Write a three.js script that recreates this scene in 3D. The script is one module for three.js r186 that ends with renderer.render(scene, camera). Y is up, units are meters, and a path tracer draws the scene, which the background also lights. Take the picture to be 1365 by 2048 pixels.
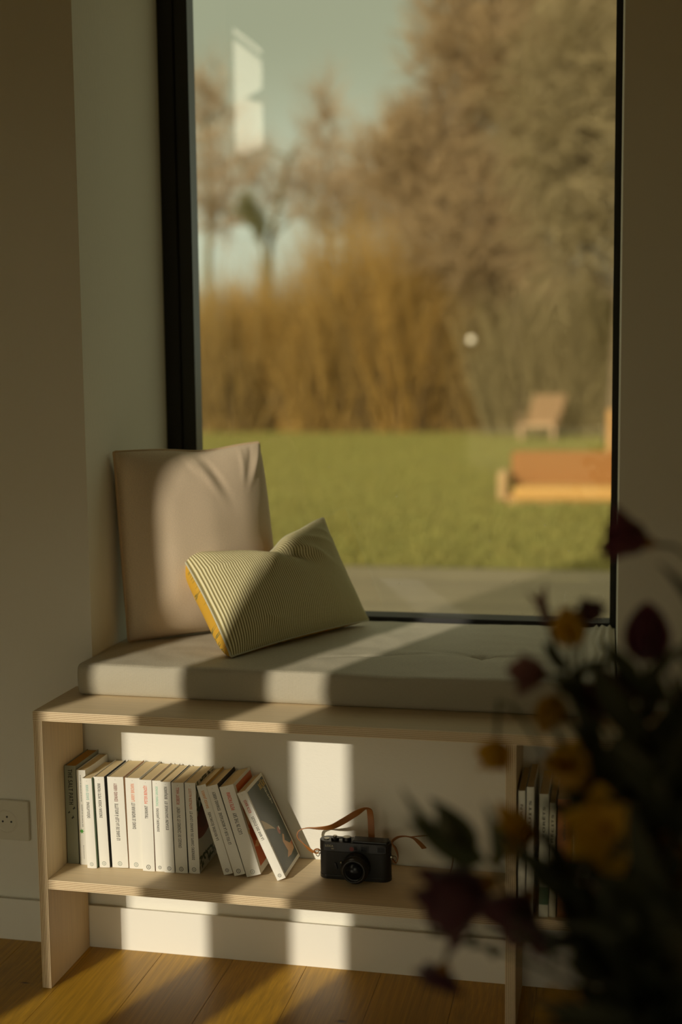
import * as THREE from 'three';
import { mergeGeometries } from 'three/addons/utils/BufferGeometryUtils.js';
import { ImprovedNoise } from 'three/addons/math/ImprovedNoise.js';

// ───────────────────────── camera, sky, sun, exposure ─────────────────────────
const scene = new THREE.Scene();
const renderer = new THREE.WebGLRenderer({ antialias: true });
renderer.toneMapping = THREE.LinearToneMapping;
renderer.toneMappingExposure = 1.0;
renderer.shadowMap.enabled = true;

const camera = new THREE.PerspectiveCamera(44.9, 1365 / 2048, 0.05, 200);
{
  const f = 2478.5, R = THREE.MathUtils.degToRad, yaw = R(12.2566), pitch = R(5.9278), roll = R(-0.6316);
  camera.fov = 2 * Math.atan(1024 / f) * 180 / Math.PI;
  camera.position.set(1.0472, 1.1421, 2.0872);
  camera.rotation.order = 'YXZ';
  camera.rotation.set(-pitch, yaw, roll);
  camera.focus = 2.40;
  camera.userData.fStop = 1.5;
  camera.updateProjectionMatrix();
}

const SUN = new THREE.Vector3(-0.385, 0.374, 1).normalize();          // direction towards the sun
const SUN_COLOR = new THREE.Color().setRGB(1.0, 0.91, 0.75), SUN_POWER = 2.95;
const SKY_GAIN = 1.25;
{
  const W = 512, H = 256, data = new Float32Array(W * H * 4), d = new THREE.Vector3();
  const noise = new ImprovedNoise(), sm = THREE.MathUtils.smoothstep;
  const hor = [0.47, 0.51, 0.37], mid = [0.295, 0.315, 0.205], zen = [0.30, 0.31, 0.21];
  for (let j = 0; j < H; j++) for (let i = 0; i < W; i++) {
    const lat = ((j + 0.5) / H - 0.5) * Math.PI, lon = ((i + 0.5) / W - 0.5) * 2 * Math.PI;
    d.set(Math.cos(lon) * Math.cos(lat), Math.sin(lat), Math.sin(lon) * Math.cos(lat));
    const e = Math.max(0, lat * 180 / Math.PI), a = sm(e, 6, 15), b = sm(e, 18, 70);
    const ang = Math.acos(THREE.MathUtils.clamp(d.dot(SUN), -1, 1)) * 180 / Math.PI;
    const glow = 2.6 * Math.exp(-((ang / 22) ** 2)) + 0.9 * Math.exp(-((ang / 55) ** 2));
    const cl = 1 + 0.10 * noise.noise(d.x * 3, d.y * 9, d.z * 3 + 5);
    const low = d.y < 0 ? 0.35 : 1;
    for (let c = 0; c < 3; c++) {
      const base = (hor[c] * (1 - a) + mid[c] * a) * (1 - b) + zen[c] * b;
      data[(j * W + i) * 4 + c] = SKY_GAIN * (base * cl + glow * [1, 0.88, 0.62][c] * low) * low;
    }
    data[(j * W + i) * 4 + 3] = 1;
  }
  const sky = new THREE.DataTexture(data, W, H, THREE.RGBAFormat, THREE.FloatType);
  sky.mapping = THREE.EquirectangularReflectionMapping; sky.magFilter = THREE.LinearFilter; sky.needsUpdate = true;
  scene.background = sky; scene.environment = sky;
}
const sun = new THREE.DirectionalLight(SUN_COLOR, SUN_POWER);
sun.name = 'sun';
sun.position.copy(SUN).multiplyScalar(30);
sun.castShadow = true; sun.shadow.radius = 1.0;
sun.shadow.mapSize.set(4096, 4096);
Object.assign(sun.shadow.camera, { left: -16, right: 16, top: 12, bottom: -12, near: 1, far: 90 });
scene.add(sun, sun.target);

// ───────────────────────── helpers ─────────────────────────
const V = (x, y, z) => new THREE.Vector3(x, y, z);
const perlin = new ImprovedNoise();
function rng(seed) { let s = seed | 0; return () => { s = (s + 0x6d2b79f5) | 0; let t = Math.imul(s ^ (s >>> 15), 1 | s); t = (t + Math.imul(t ^ (t >>> 7), 61 | t)) ^ t; return ((t ^ (t >>> 14)) >>> 0) / 4294967296; }; }
const used = new Map();
function numbered(name) { const n = used.get(name) ?? 0; used.set(name, n + 1); return n ? name + '_' + String(n).padStart(3, '0') : name; }
function shade(o) { o.castShadow = o.receiveShadow = true; return o; }
function thing(name, label, category, [x, y, z] = [0, 0, 0], group) {
  const o = new THREE.Group(); o.name = numbered(name); o.position.set(x, y, z); scene.add(o);
  o.userData = { label, category }; if (group) o.userData.group = group; return o;
}
function setting(name, label) { const o = new THREE.Group(); o.name = name; o.userData = { kind: 'structure', label, category: name.split('_')[0] }; scene.add(o); return o; }
const partNames = new Map();
function part(name, geo, mat, parent, label) {
  const key = parent.uuid + name, n = partNames.get(key) ?? 0; partNames.set(key, n + 1);
  const m = shade(new THREE.Mesh(geo, mat)); m.name = n ? name + '_' + String(n).padStart(3, '0') : name;
  if (label) m.userData.label = label; parent.add(m); return m;
}
function structMesh(name, geo, mat, label) { const m = shade(new THREE.Mesh(geo, mat)); m.name = name; m.userData = { kind: 'structure', label, category: name.split('_')[0] }; scene.add(m); return m; }
const C = (r, g, b) => new THREE.Color().setRGB(r, g, b);
const mat = (color, roughness = 0.7, more = {}) => new THREE.MeshStandardMaterial({ color, roughness, ...more });
const phys = (color, roughness, more = {}) => new THREE.MeshPhysicalMaterial({ color, roughness, ...more });
function box(w, h, d, x = 0, y = 0, z = 0) { return new THREE.BoxGeometry(w, h, d).translate(x, y, z); }
// a box with rounded edges; keeps the face groups and uv of BoxGeometry
function rounded(w, h, d, r, [nx, ny, nz] = [3, 3, 3]) {
  const g = new THREE.BoxGeometry(w, h, d, nx, ny, nz), p = g.attributes.position, nn = g.attributes.normal, v = V(), c = V();
  const snap = (x, half, n) => { const t = Math.round((x / (2 * half) + 0.5) * n); return t === 1 ? -half + r : t === n - 1 ? half - r : x; };
  const vs = [];
  for (let i = 0; i < p.count; i++) {
    v.fromBufferAttribute(p, i);
    if (nx <= 3) v.x = snap(v.x, w / 2, nx); if (ny <= 3) v.y = snap(v.y, h / 2, ny); if (nz <= 3) v.z = snap(v.z, d / 2, nz);
    c.set(THREE.MathUtils.clamp(v.x, -w / 2 + r, w / 2 - r), THREE.MathUtils.clamp(v.y, -h / 2 + r, h / 2 - r), THREE.MathUtils.clamp(v.z, -d / 2 + r, d / 2 - r));
    const k = v.clone().sub(c); if (k.lengthSq() > 1e-14) { k.normalize(); nn.setXYZ(i, k.x, k.y, k.z); v.copy(c).addScaledVector(k, r); }
    p.setXYZ(i, v.x, v.y, v.z);
  }
  // texture coordinates follow the moved vertices, face by face
  const uv = g.attributes.uv, ix = g.index, at = [[2, -1, 1, 1], [2, 1, 1, 1], [0, 1, 2, -1], [0, 1, 2, 1], [0, 1, 1, 1], [0, -1, 1, 1]], dim = [w, h, d];
  for (const gr of g.groups) { const [a, sa, b, sb] = at[gr.materialIndex]; for (let k = gr.start; k < gr.start + gr.count; k++) { const i = ix.getX(k), e = [p.getX(i), p.getY(i), p.getZ(i)]; uv.setXY(i, 0.5 + sa * e[a] / dim[a], 0.5 + sb * e[b] / dim[b]); } }
  return g;
}
function canvasTexture(w, h, draw, srgb = true) {
  const c = document.createElement('canvas'); c.width = w; c.height = h; draw(c.getContext('2d'), w, h);
  const t = new THREE.CanvasTexture(c); t.wrapS = t.wrapT = THREE.RepeatWrapping; t.magFilter = THREE.LinearFilter; if (srgb) t.colorSpace = THREE.SRGBColorSpace; return t;
}
function dataTexture(w, h, f, srgb = true) {
  const d = new Uint8Array(w * h * 4);
  for (let j = 0; j < h; j++) for (let i = 0; i < w; i++) { const c = f(i / w, j / h); for (let k = 0; k < 3; k++) d[(j * w + i) * 4 + k] = THREE.MathUtils.clamp(Math.round(c[k] * 255), 0, 255); d[(j * w + i) * 4 + 3] = 255; }
  const t = new THREE.DataTexture(d, w, h); t.wrapS = t.wrapT = THREE.RepeatWrapping; t.magFilter = THREE.LinearFilter; if (srgb) t.colorSpace = THREE.SRGBColorSpace; t.needsUpdate = true; return t;
}
const periodic = (u, v, fu, fv, s = 0) => perlin.noise(Math.cos(u * 6.2832) * fu, Math.sin(u * 6.2832) * fu + s, v * fv);   // wraps in u
// collects tapered prisms (twigs, stems, wires) into one geometry
class Rods {
  constructor() { this.p = []; this.n = []; this.i = []; }
  rod(a, b, ra, rb, n = 3) {
    const t = b.clone().sub(a).normalize(), u = Math.abs(t.y) > 0.9 ? V(1, 0, 0) : V(0, 1, 0), s = u.clone().cross(t).normalize(), w = t.clone().cross(s), at = this.p.length / 3;
    for (let k = 0; k < n; k++) {
      const c = Math.cos(k / n * 6.2832), d = Math.sin(k / n * 6.2832), x = s.x * c + w.x * d, y = s.y * c + w.y * d, z = s.z * c + w.z * d;
      this.p.push(a.x + x * ra, a.y + y * ra, a.z + z * ra, b.x + x * rb, b.y + y * rb, b.z + z * rb); this.n.push(x, y, z, x, y, z);
    }
    for (let k = 0; k < n; k++) { const q = at + 2 * k, r = at + 2 * ((k + 1) % n); this.i.push(q, r, q + 1, r, r + 1, q + 1); }
  }
  chain(points, radii, n = 5) { for (let k = 0; k + 1 < points.length; k++) this.rod(points[k], points[k + 1], radii[k], radii[k + 1], n); }
  geometry() {
    const g = new THREE.BufferGeometry();
    g.setAttribute('position', new THREE.Float32BufferAttribute(this.p, 3)); g.setAttribute('normal', new THREE.Float32BufferAttribute(this.n, 3)); g.setIndex(this.i);
    g.setAttribute('uv', new THREE.Float32BufferAttribute(new Float32Array(this.p.length / 3 * 2), 2)); return g;
  }
}
// a closed surface from a grid function (u, v) -> Vector3
function gridSurface(nu, nv, f, { closeU = false } = {}) {
  const p = [], uv = [], ix = [];
  for (let j = 0; j <= nv; j++) for (let i = 0; i <= nu; i++) { const q = f(i / nu, j / nv); p.push(q.x, q.y, q.z); uv.push(i / nu, j / nv); }
  for (let j = 0; j < nv; j++) for (let i = 0; i < nu; i++) { const a = j * (nu + 1) + i, b = a + 1, c = a + nu + 1, d = c + 1; ix.push(a, b, d, a, d, c); }
  const g = new THREE.BufferGeometry();
  g.setAttribute('position', new THREE.Float32BufferAttribute(p, 3)); g.setAttribute('uv', new THREE.Float32BufferAttribute(uv, 2)); g.setIndex(ix); g.computeVertexNormals(); return g;
}

// ───────────────────────── materials ─────────────────────────
const wallGrain = dataTexture(256, 256, (u, v) => { const n = 0.5 + 0.5 * periodic(u, v, 9, 60) * 0.6 + 0.25 * periodic(u, v, 30, 190, 7); return [n, n, n]; }, false);
wallGrain.repeat.set(3, 3);
const M = {
  wall: mat(C(0.80, 0.77, 0.665), 0.85, { bumpMap: wallGrain, bumpScale: 0.0004 }),
  reveal: mat(C(0.80, 0.77, 0.665), 0.85),
  trim: mat(C(0.82, 0.79, 0.69), 0.5),
  frame: mat(C(0.008, 0.007, 0.005), 0.55),
  inner: mat(C(0.40, 0.33, 0.22), 0.85),  // dark tone for unseen walls, keeps bounced light low
  bead: mat(C(0.012, 0.010, 0.007), 0.35),
  socket: mat(C(0.70, 0.66, 0.53), 0.4),
  hole: mat(C(0.004, 0.003, 0.002), 0.9),
};
const veneer = dataTexture(512, 512, (u, v) => {
  const g = perlin.noise(u * 90, v * 3, 2) * 0.5 + perlin.noise(u * 30, v * 1.5, 9) * 0.5, f = perlin.noise(u * 300, v * 12, 4), k = 1 + 0.06 * g + 0.035 * f;
  return [0.86 * k, 0.775 * k, 0.62 * k];
});
const plyEdge = dataTexture(64, 256, (u, v) => {
  const bands = 11, t = v * bands, odd = Math.floor(t) % 2, q = Math.abs((t % 1) - 0.5), n = 0.04 * perlin.noise(u * 6, v * 40, 3);
  const light = [0.90, 0.82, 0.67], dark = [0.56, 0.44, 0.29], k = odd ? 1 - THREE.MathUtils.smoothstep(q, 0.2, 0.5) : 0;
  return light.map((c, i) => (c * (1 - k) + dark[i] * k) * (1 + n));
});
const plyEdgeUp = plyEdge.clone(); plyEdgeUp.rotation = Math.PI / 2; plyEdgeUp.center.set(0.5, 0.5); plyEdgeUp.needsUpdate = true;
const veneerAcross = veneer.clone(); veneerAcross.rotation = Math.PI / 2; veneerAcross.needsUpdate = true;
M.ply = mat(0xffffff, 0.55, { map: veneer }); M.plyAcross = mat(0xffffff, 0.55, { map: veneerAcross });
M.edge = mat(0xffffff, 0.6, { map: plyEdge }); M.edgeUp = mat(0xffffff, 0.6, { map: plyEdgeUp });
const linen = dataTexture(512, 512, (u, v) => {
  const warp = Math.sin(u * 6.2832 * 64), weft = Math.sin(v * 6.2832 * 64), s = 0.5 * perlin.noise(u * 40, v * 240, 1) + 0.5 * perlin.noise(u * 240, v * 40, 6);
  const n = 0.86 + 0.05 * warp * weft + 0.16 * s; return [n, n, n];
});
linen.repeat.set(4, 4);
M.linen = mat(C(0.70, 0.66, 0.53), 0.9, { map: linen, bumpMap: linen, bumpScale: 0.0006 });
M.cushionLinen = mat(C(0.72, 0.65, 0.48), 0.6, { map: linen, bumpMap: linen, bumpScale: 0.0006 });
M.pillowLinen = mat(C(0.92, 0.735, 0.51), 0.92, { map: linen, bumpMap: linen, bumpScale: 0.0005 });
M.piping = mat(C(0.62, 0.45, 0.27), 0.9);

// ───────────────────────── room shell ─────────────────────────
const XL = -1.15, XR = 3.0, ZW = -0.197, ZO = -0.90, ZB = 2.70, NX0 = 0.036, NX1 = 1.066, NY0 = 0.54, NY1 = 2.42, ZG = -0.66;
// floor: oak boards running towards the window
{
  const floor = setting('floor', 'warm oak plank floor of the room under the bench');
  part('subfloor', box(XR - XL + 0.2, 0.07, ZB - ZW + 0.3, (XL + XR) / 2, -0.045, (ZB + ZW) / 2), mat(C(0.12, 0.07, 0.02), 0.9), floor);
  const woods = [0, 1, 2].map((k) => dataTexture(256, 1024, (u, v) => {
    const w = u + 0.05 * perlin.noise(u * 2, v * 3, k * 7), ring = Math.sin((w * 9 + 1.5 * perlin.noise(u * 3, v * 2, k * 3)) * 6.2832) * 0.5, f = perlin.noise(u * 60, v * 9, k + 3), p = perlin.noise(u * 140, v * 24, k);
    const t = 1 + 0.07 * ring + 0.10 * f + 0.06 * p + 0.07 * perlin.noise(u * 2, v * 4, k + 20);
    const kx = (u - 0.35 - 0.2 * k) * 1.2, ky = (v - 0.3 - 0.22 * k) * 12, knot = Math.exp(-(kx * kx + ky * ky) * 260);
    return [0.68 * t * (1 - 0.6 * knot), 0.515 * t * (1 - 0.7 * knot), 0.13 * t * (1 - 0.7 * knot)];
  }));
  const mats = woods.flatMap((t) => [0.92, 1, 1.07].map((b) => mat(C(b, b, b), 0.42, { map: t, bumpMap: t, bumpScale: 0.0006 })));
  const r = rng(5), W = 0.15, cut = [];
  const full = rounded(W - 0.0005, 0.014, 1.5, 0.0006);
  for (let k = 0, x = -1.625; x < XR; k++, x += W) {
    const off = [0.2, 0.75, 1.2][k % 3] - 0.35;
    for (let j = -1; j < 3; j++) {
      const z0 = ZW + off + j * 1.5 + 0.002, a = Math.max(z0, ZW - 0.012), b = Math.min(z0 + 1.498, ZB - 0.002);
      if (b - a < 0.05) continue;
      const m = part('floor_plank', full, mats[Math.floor(r() * mats.length)], floor);
      m.scale.z = (b - a) / 1.5; m.position.set(x + W / 2, -0.007, (a + b) / 2);
    }
  }
}
// front wall with the deep window niche: the masonry below, beside and above the opening
{
  const piece = (x0, x1, y0, y1, label) => structMesh(numbered('wall_front'), box(x1 - x0, y1 - y0, ZW - ZO, (x0 + x1) / 2, (y0 + y1) / 2, (ZW + ZO) / 2), M.wall, label);
  piece(XL, NX0, -0.1, 2.68, 'white wall left of the window niche'); piece(NX1, XR, -0.1, 2.68, 'white wall right of the window niche');
  piece(NX0, NX1, -0.1, NY0 - 0.0005, 'white wall below the window niche, behind the bench'); piece(NX0, NX1, NY1, 2.68, 'white wall above the window niche');
}
structMesh('wall_left', box(0.12, 3.25, ZB - ZW + 0.2, XL - 0.06, 1.5, (ZB + ZW) / 2), M.inner, 'unseen side wall left of the bench, dark clay tone to cut bounced light');
structMesh('wall_right', box(0.12, 3.25, ZB - ZW + 0.2, XR + 0.06, 1.5, (ZB + ZW) / 2), M.inner, 'unseen side wall right of the bench, dark clay tone to cut bounced light');
{ // back wall behind the viewer: two tall slot windows, a high one shaped for the reflection, two low wide ones to light the shelves, all unseen
  const w = setting('wall_back', 'unseen clay-coloured wall behind the viewer, its openings placed for sun patches, reflection and shelf light'), k = 0.385 * ZB, D = 0.03;
  const piece = (x0, x1, y0, y1) => part('wall_segment', box(x1 - x0, y1 - y0, D, (x0 + x1) / 2, (y0 + y1) / 2, ZB + D / 2), M.inner, w);
  const a0 = 0.010 - k, a1 = 0.200 - k, b0 = 0.364 - k, b1 = 0.482 - k, h0 = -0.829, h1 = -0.669, top = 2.3, TOP = 3.1, low = 0.92, lowEnd = 1.1, lowR = [2.0, 2.92, 0.95];
  piece(XL, a0, -0.1, TOP); piece(a0, a1, top, TOP); piece(a0, XR, -0.1, 0.05);
  piece(a1, b0, low, 2.15); piece(a1, h0, 2.15, TOP); piece(h1, b0, 2.15, TOP); piece(b0, b1, top, TOP);
  piece(b1, lowEnd, low, TOP); piece(lowEnd, lowR[0], 0.05, TOP); piece(lowR[0], lowR[1], lowR[2], TOP); piece(lowR[1], XR, 0.05, TOP);
  const poly = (q) => part('reflection_segment', new THREE.ExtrudeGeometry(new THREE.Shape(q.map((e) => new THREE.Vector2(...e))), { depth: D, bevelEnabled: false }).translate(0, 0, ZB), M.inner, w);
  poly([[h0, 2.93], [h1, 2.80], [h1, TOP], [h0, TOP]]); poly([[h0, 2.875], [h1, 2.745], [h1, 2.775], [h0, 2.905]]); poly([[h1, 2.62], [h1 - 0.096, 2.575], [h1, 2.545]]);  // unseen pieces shaped to outline the pale reflection in the pane
}
{ const g = box(XR - XL + 0.3, 0.1, 3.9); const m = structMesh('ceiling', g, mat(C(0.30, 0.22, 0.12), 0.8), 'unseen sloping timber ceiling, kept dark to dim the upper walls'); m.position.set((XL + XR) / 2, 2.86, 0.93); m.rotation.x = -Math.atan2(0.40, 3.6); }  // out of view, dark and sloped to dim walls and shorten the lawn shadow
{ // baseboards
  const prof = new THREE.Shape([[0, 0], [0.015, 0], [0.015, 0.072], [0.0135, 0.079], [0.009, 0.0845], [0.003, 0.087], [0, 0.087]].map((q) => new THREE.Vector2(...q)));
  const g = new THREE.ExtrudeGeometry(prof, { depth: XR - XL - 0.02, bevelEnabled: false });
  g.rotateY(-Math.PI / 2).rotateY(Math.PI);   // profile x -> z out of the wall, length along x
  g.computeBoundingBox(); const b = g.boundingBox;
  g.translate(XL + 0.01 - b.min.x, 0, ZW - b.min.z + 0.001);
  structMesh('baseboard_front', g, M.trim, 'white baseboard with rounded top along the wall under the bench');
}
structMesh('floor_added_rug', rounded(0.75, 0.008, 1.75, 0.003).translate(0.575, 0.0042, 1.10), mat(C(0.72, 0.68, 0.58), 0.95), 'added pale rug out of frame, bouncing sunlight onto the bench shelves');  // added out of frame to bounce sunlight into the shelves
// window
{
  const w = setting('window_1', 'large fixed window with dark brown frame above the bench');
  const GX0 = 0.1055, GX1 = 1.052, GY0 = 0.610, GY1 = NY1 - 0.06, st = 0.0718;
  part('frame_side', box(st - NX0 + 0.0005, NY1 - NY0, 0.07, (NX0 + st) / 2, (NY0 + NY1) / 2, ZG - 0.035), M.frame, w, 'left upright of the dark frame');
  part('glazing_bead', box(GX0 - st, NY1 - NY0 - 0.01, 0.045, (GX0 + st) / 2, (NY0 + NY1) / 2, ZG - 0.008 - 0.0225), M.bead, w);
  part('frame_side', box(NX1 - GX1, NY1 - NY0, 0.07, (NX1 + GX1) / 2, (NY0 + NY1) / 2, ZG - 0.035), M.frame, w, 'right upright of the dark frame');
  part('frame_sill', box(GX1 - GX0, GY0 - NY0, 0.066, (GX0 + GX1) / 2, (NY0 + GY0) / 2, ZG - 0.037), M.frame, w);
  part('frame_head', box(GX1 - GX0, NY1 - GY1, 0.066, (GX0 + GX1) / 2, (NY1 + GY1) / 2, ZG - 0.037), M.frame, w);
  const glass = phys(0xffffff, 0, { transmission: 1, thickness: 0, ior: 1.46 });
  part('pane', box(GX1 - GX0 + 0.01, GY1 - GY0 + 0.01, 0.002, (GX0 + GX1) / 2, (GY0 + GY1) / 2, ZG - 0.035), glass, w, 'clear glass pane with faint reflections');
  const r = rng(77), drops = [];
  for (let k = 0; k < 260; k++) {
    const low = r() < 0.75, x = low ? 0.80 + 0.24 * Math.sqrt(r()) : GX0 + 0.02 + r() * 0.9, y = low ? 0.615 + 0.10 * r() * r() : 0.615 + 0.5 * r() * r(), s = 0.0006 + 0.0011 * r() * r();
    drops.push(new THREE.SphereGeometry(s, 6, 4).scale(1, 1.1, 0.5).translate(x, y, ZG - 0.0335));
  }
  const d = part('water_drop', mergeGeometries(drops), phys(0xffffff, 0.05, { transmission: 1, thickness: 0.001, ior: 1.33 }), w, 'tiny water drops on the lower glass'); d.userData.kind = 'stuff';
}
// wall socket
{
  const t = thing('wall_socket', 'cream three-hole wall socket plate left of the bench', 'socket', [-0.1635, 0.2105, ZW + 0.0005]);
  const plate = rounded(0.104, 0.085, 0.009, 0.0025); plate.translate(0, 0.0425, 0.0045); part('plate', plate, M.socket, t);
  const ring = new THREE.LatheGeometry([[0.0205, 0], [0.0225, 0.0012], [0.0235, 0.0012], [0.025, 0]].map((q) => new THREE.Vector2(...q)), 40).rotateX(Math.PI / 2).translate(0.003, 0.0405, 0.009); part('round_rim', ring, M.socket, t);
  for (const [x, y] of [[-0.0065, 0.0395], [0.0032, 0.0495], [0.0125, 0.0395]]) part('hole', new THREE.CylinderGeometry(0.0021, 0.0021, 0.0012, 14).rotateX(Math.PI / 2).translate(x + 0.0005, y, 0.0090), M.hole, t);
}

// ───────────────────────── bench ─────────────────────────
const T = 0.018, BH = 0.54, SH = 0.2143, XM = 0.879, BL = 1.776;
{
  const t = thing('plywood_bench', 'long pale plywood bench with open shelves below the window', 'bench', [BL / 2, 0, -0.098]);
  const horizontal = [M.edge, M.edge, M.plyAcross, M.plyAcross, M.edge, M.edge], upright = [M.ply, M.ply, M.ply, M.ply, M.edgeUp, M.edgeUp];
  const D = 0.196, put = (name, w, h, d, x, y, z, ms, label) => { const m = part(name, rounded(w, h, d, 0.0007), ms, t, label); m.position.set(x - BL / 2, y, z + 0.098); return m; };
  put('bench_top', BL, T, D, BL / 2, BH - T / 2, -D / 2, horizontal);
  const PH = BH - T, DP = 0.1795;
  put('side_panel', T, PH, DP, T / 2, PH / 2, -DP / 2, upright);
  put('divider_panel', T, PH, DP, XM + T / 2, PH / 2, -DP / 2, upright);
  put('side_panel', T, PH, DP, BL - T / 2, PH / 2, -DP / 2, upright);
  put('shelf', XM - T, T, D - 0.002, (XM + T) / 2, SH - T / 2, -D / 2, horizontal);
  put('shelf', BL - XM - 2 * T, T, D - 0.002, (XM + BL) / 2, SH - T / 2, -D / 2, horizontal);
}

// ───────────────────────── seat cushion ─────────────────────────
const YC = 0.603;
{
  const x0 = 0.034, x1 = 1.064, z0 = -0.655, z1 = -0.128, w = x1 - x0, h = YC - BH, d = z1 - z0;
  const t = thing('seat_cushion', 'long off-white linen seat cushion on the bench below the window', 'cushion', [(x0 + x1) / 2, BH, (z0 + z1) / 2]);
  const g = rounded(w, h, d, 0.009, [180, 14, 90]), p = g.attributes.position;
  for (let i = 0; i < p.count; i++) {
    let x = p.getX(i), y = p.getY(i), z = p.getZ(i); const X = x + (x0 + x1) / 2, Z = z + (z0 + z1) / 2;
    const top = THREE.MathUtils.smoothstep(y, -h / 2 + 0.02, h / 2), side = 1 - Math.abs(2 * y / h) ** 2;
    let dy = 0.0035 * perlin.noise(X * 5, Z * 6, 1) + 0.0012 * perlin.noise(X * 22, Z * 20, 4);
    const dx = X - 0.805, dz = Z + 0.336, rr = Math.hypot(dx, dz);
    dy -= 0.011 * Math.exp(-((rr / 0.016) ** 2)) + 0.004 * Math.exp(-((rr / 0.055) ** 2));
    const ang = Math.atan2(dz, dx), cross = Math.max(Math.exp(-(((ang + 0.12) / 0.16) ** 2)), Math.exp(-((((Math.abs(ang) - 3.0)) / 0.16) ** 2)), 0.7 * Math.exp(-(((ang - 1.5) / 0.2) ** 2)));
    dy -= 0.004 * cross * Math.exp(-((rr / 0.12) ** 2));
    dy -= 0.0035 * Math.exp(-(((Z + 0.30 + 0.35 * (X - 0.62)) / 0.008) ** 2)) * Math.exp(-(((X - 0.62) / 0.09) ** 2));   // a crease near the pillow
    const fold = THREE.MathUtils.smoothstep(X, 1.005, 1.03);                             // gathered cloth at the right end
    dy += fold * (0.004 + 0.004 * Math.sin(X * 420 + 6 * perlin.noise(X * 8, Z * 5, 3)));
    y += dy * top;
    z += (z > d / 2 - 0.03 ? 1 : 0) * side * (0.006 + 0.003 * perlin.noise(X * 14, y * 20, 8));
    if (y < -h / 2 + 0.0005) y = -h / 2 + 0.0005;
    p.setXYZ(i, x, y, z);
  }
  g.computeVertexNormals(); g.translate(0, h / 2, 0);
  part('cover', g, M.cushionLinen, t);
  const seam = (y, zz) => { const pts = []; for (let k = 0; k <= 80; k++) { const X = x0 + 0.016 + (w - 0.034) * k / 80; pts.push(V(X - (x0 + x1) / 2, y - BH + 0.0035 * perlin.noise(X * 5, zz * 6, 1) * (y > 0.58 ? 1 : 0), zz - (z0 + z1) / 2)); } return new THREE.TubeGeometry(new THREE.CatmullRomCurve3(pts), 160, 0.0014, 5); };
  part('seam', seam(YC - 0.0055, z1 - 0.0045), M.cushionLinen, t);
}

// ───────────────────────── pillows ─────────────────────────
// corners in world space: bl, br, tl, tr; front faces the viewer
function pillowParts(t, { bl, br, tl, tr, thick, back, bow, top = () => 0, wrinkle, seed, frontMat, backMat, pipeMat, pipe, uvScale = [1, 1], power = 0.42, backPower = 0.08 }) {
  const o = t.position, ex = br.clone().sub(bl), ey = tl.clone().sub(bl), n = ex.clone().cross(ey).normalize();
  const base = (u, v) => {
    const q = bl.clone().multiplyScalar((1 - u) * (1 - v)).addScaledVector(br, u * (1 - v)).addScaledVector(tl, (1 - u) * v).addScaledVector(tr, u * v);
    const pu = 4 * u * (1 - u), pv = 4 * v * (1 - v), X = ex.clone().normalize(), Y = ey.clone().normalize();
    q.addScaledVector(X, bow * pv * (1 - 2 * u)).addScaledVector(Y, bow * pu * (1 - 2 * v));
    q.addScaledVector(Y, top(u) * v * v);
    return q.sub(o);
  };
  const prof = (u, v, s) => { const a = Math.max(0, 1 - (2 * u - 1) ** 4), b = Math.max(0, 1 - (2 * v - 1) ** 4); return (s > 0 ? Math.pow(a * b, power + 0.2) : Math.pow(a, backPower + 0.2) * Math.pow(b, 0.62)) * (0.72 + 0.28 * (1 - (2 * u - 1) ** 2) * (1 - (2 * v - 1) ** 2)); };
  const side = (s, th) => gridSurface(90, 70, (u, v) => {
    // denser rows towards the edges
    const U = 0.5 - 0.5 * Math.cos(u * Math.PI), W = 0.5 - 0.5 * Math.cos(v * Math.PI), k = prof(U, W, s);
    const q = base(U, W); return q.addScaledVector(n, s * (th * k + (s > 0 ? wrinkle(U, W) * Math.sqrt(k) : 0)));
  });
  const fix = (g, flip) => {
    const uv = g.attributes.uv; for (let i = 0; i < uv.count; i++) uv.setXY(i, (0.5 - 0.5 * Math.cos(uv.getX(i) * Math.PI)) * uvScale[0], (0.5 - 0.5 * Math.cos(uv.getY(i) * Math.PI)) * uvScale[1]);
    if (flip) { const a = g.index.array; for (let i = 0; i < a.length; i += 3) { const k = a[i]; a[i] = a[i + 1]; a[i + 1] = k; } g.computeVertexNormals(); } return g;
  };
  part('front', fix(side(1, thick), false), frontMat, t); part('back', fix(side(-1, back), true), backMat, t);
  const pts = []; const N = 26;
  for (let k = 0; k < N; k++) pts.push(base(k / N, 0)); for (let k = 0; k < N; k++) pts.push(base(1, k / N)); for (let k = 0; k < N; k++) pts.push(base(1 - k / N, 1)); for (let k = 0; k < N; k++) pts.push(base(0, 1 - k / N));
  part('piping', new THREE.TubeGeometry(new THREE.CatmullRomCurve3(pts, true, 'catmullrom', 0.2), 320, pipe, 6, true), pipeMat, t);
}
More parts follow.
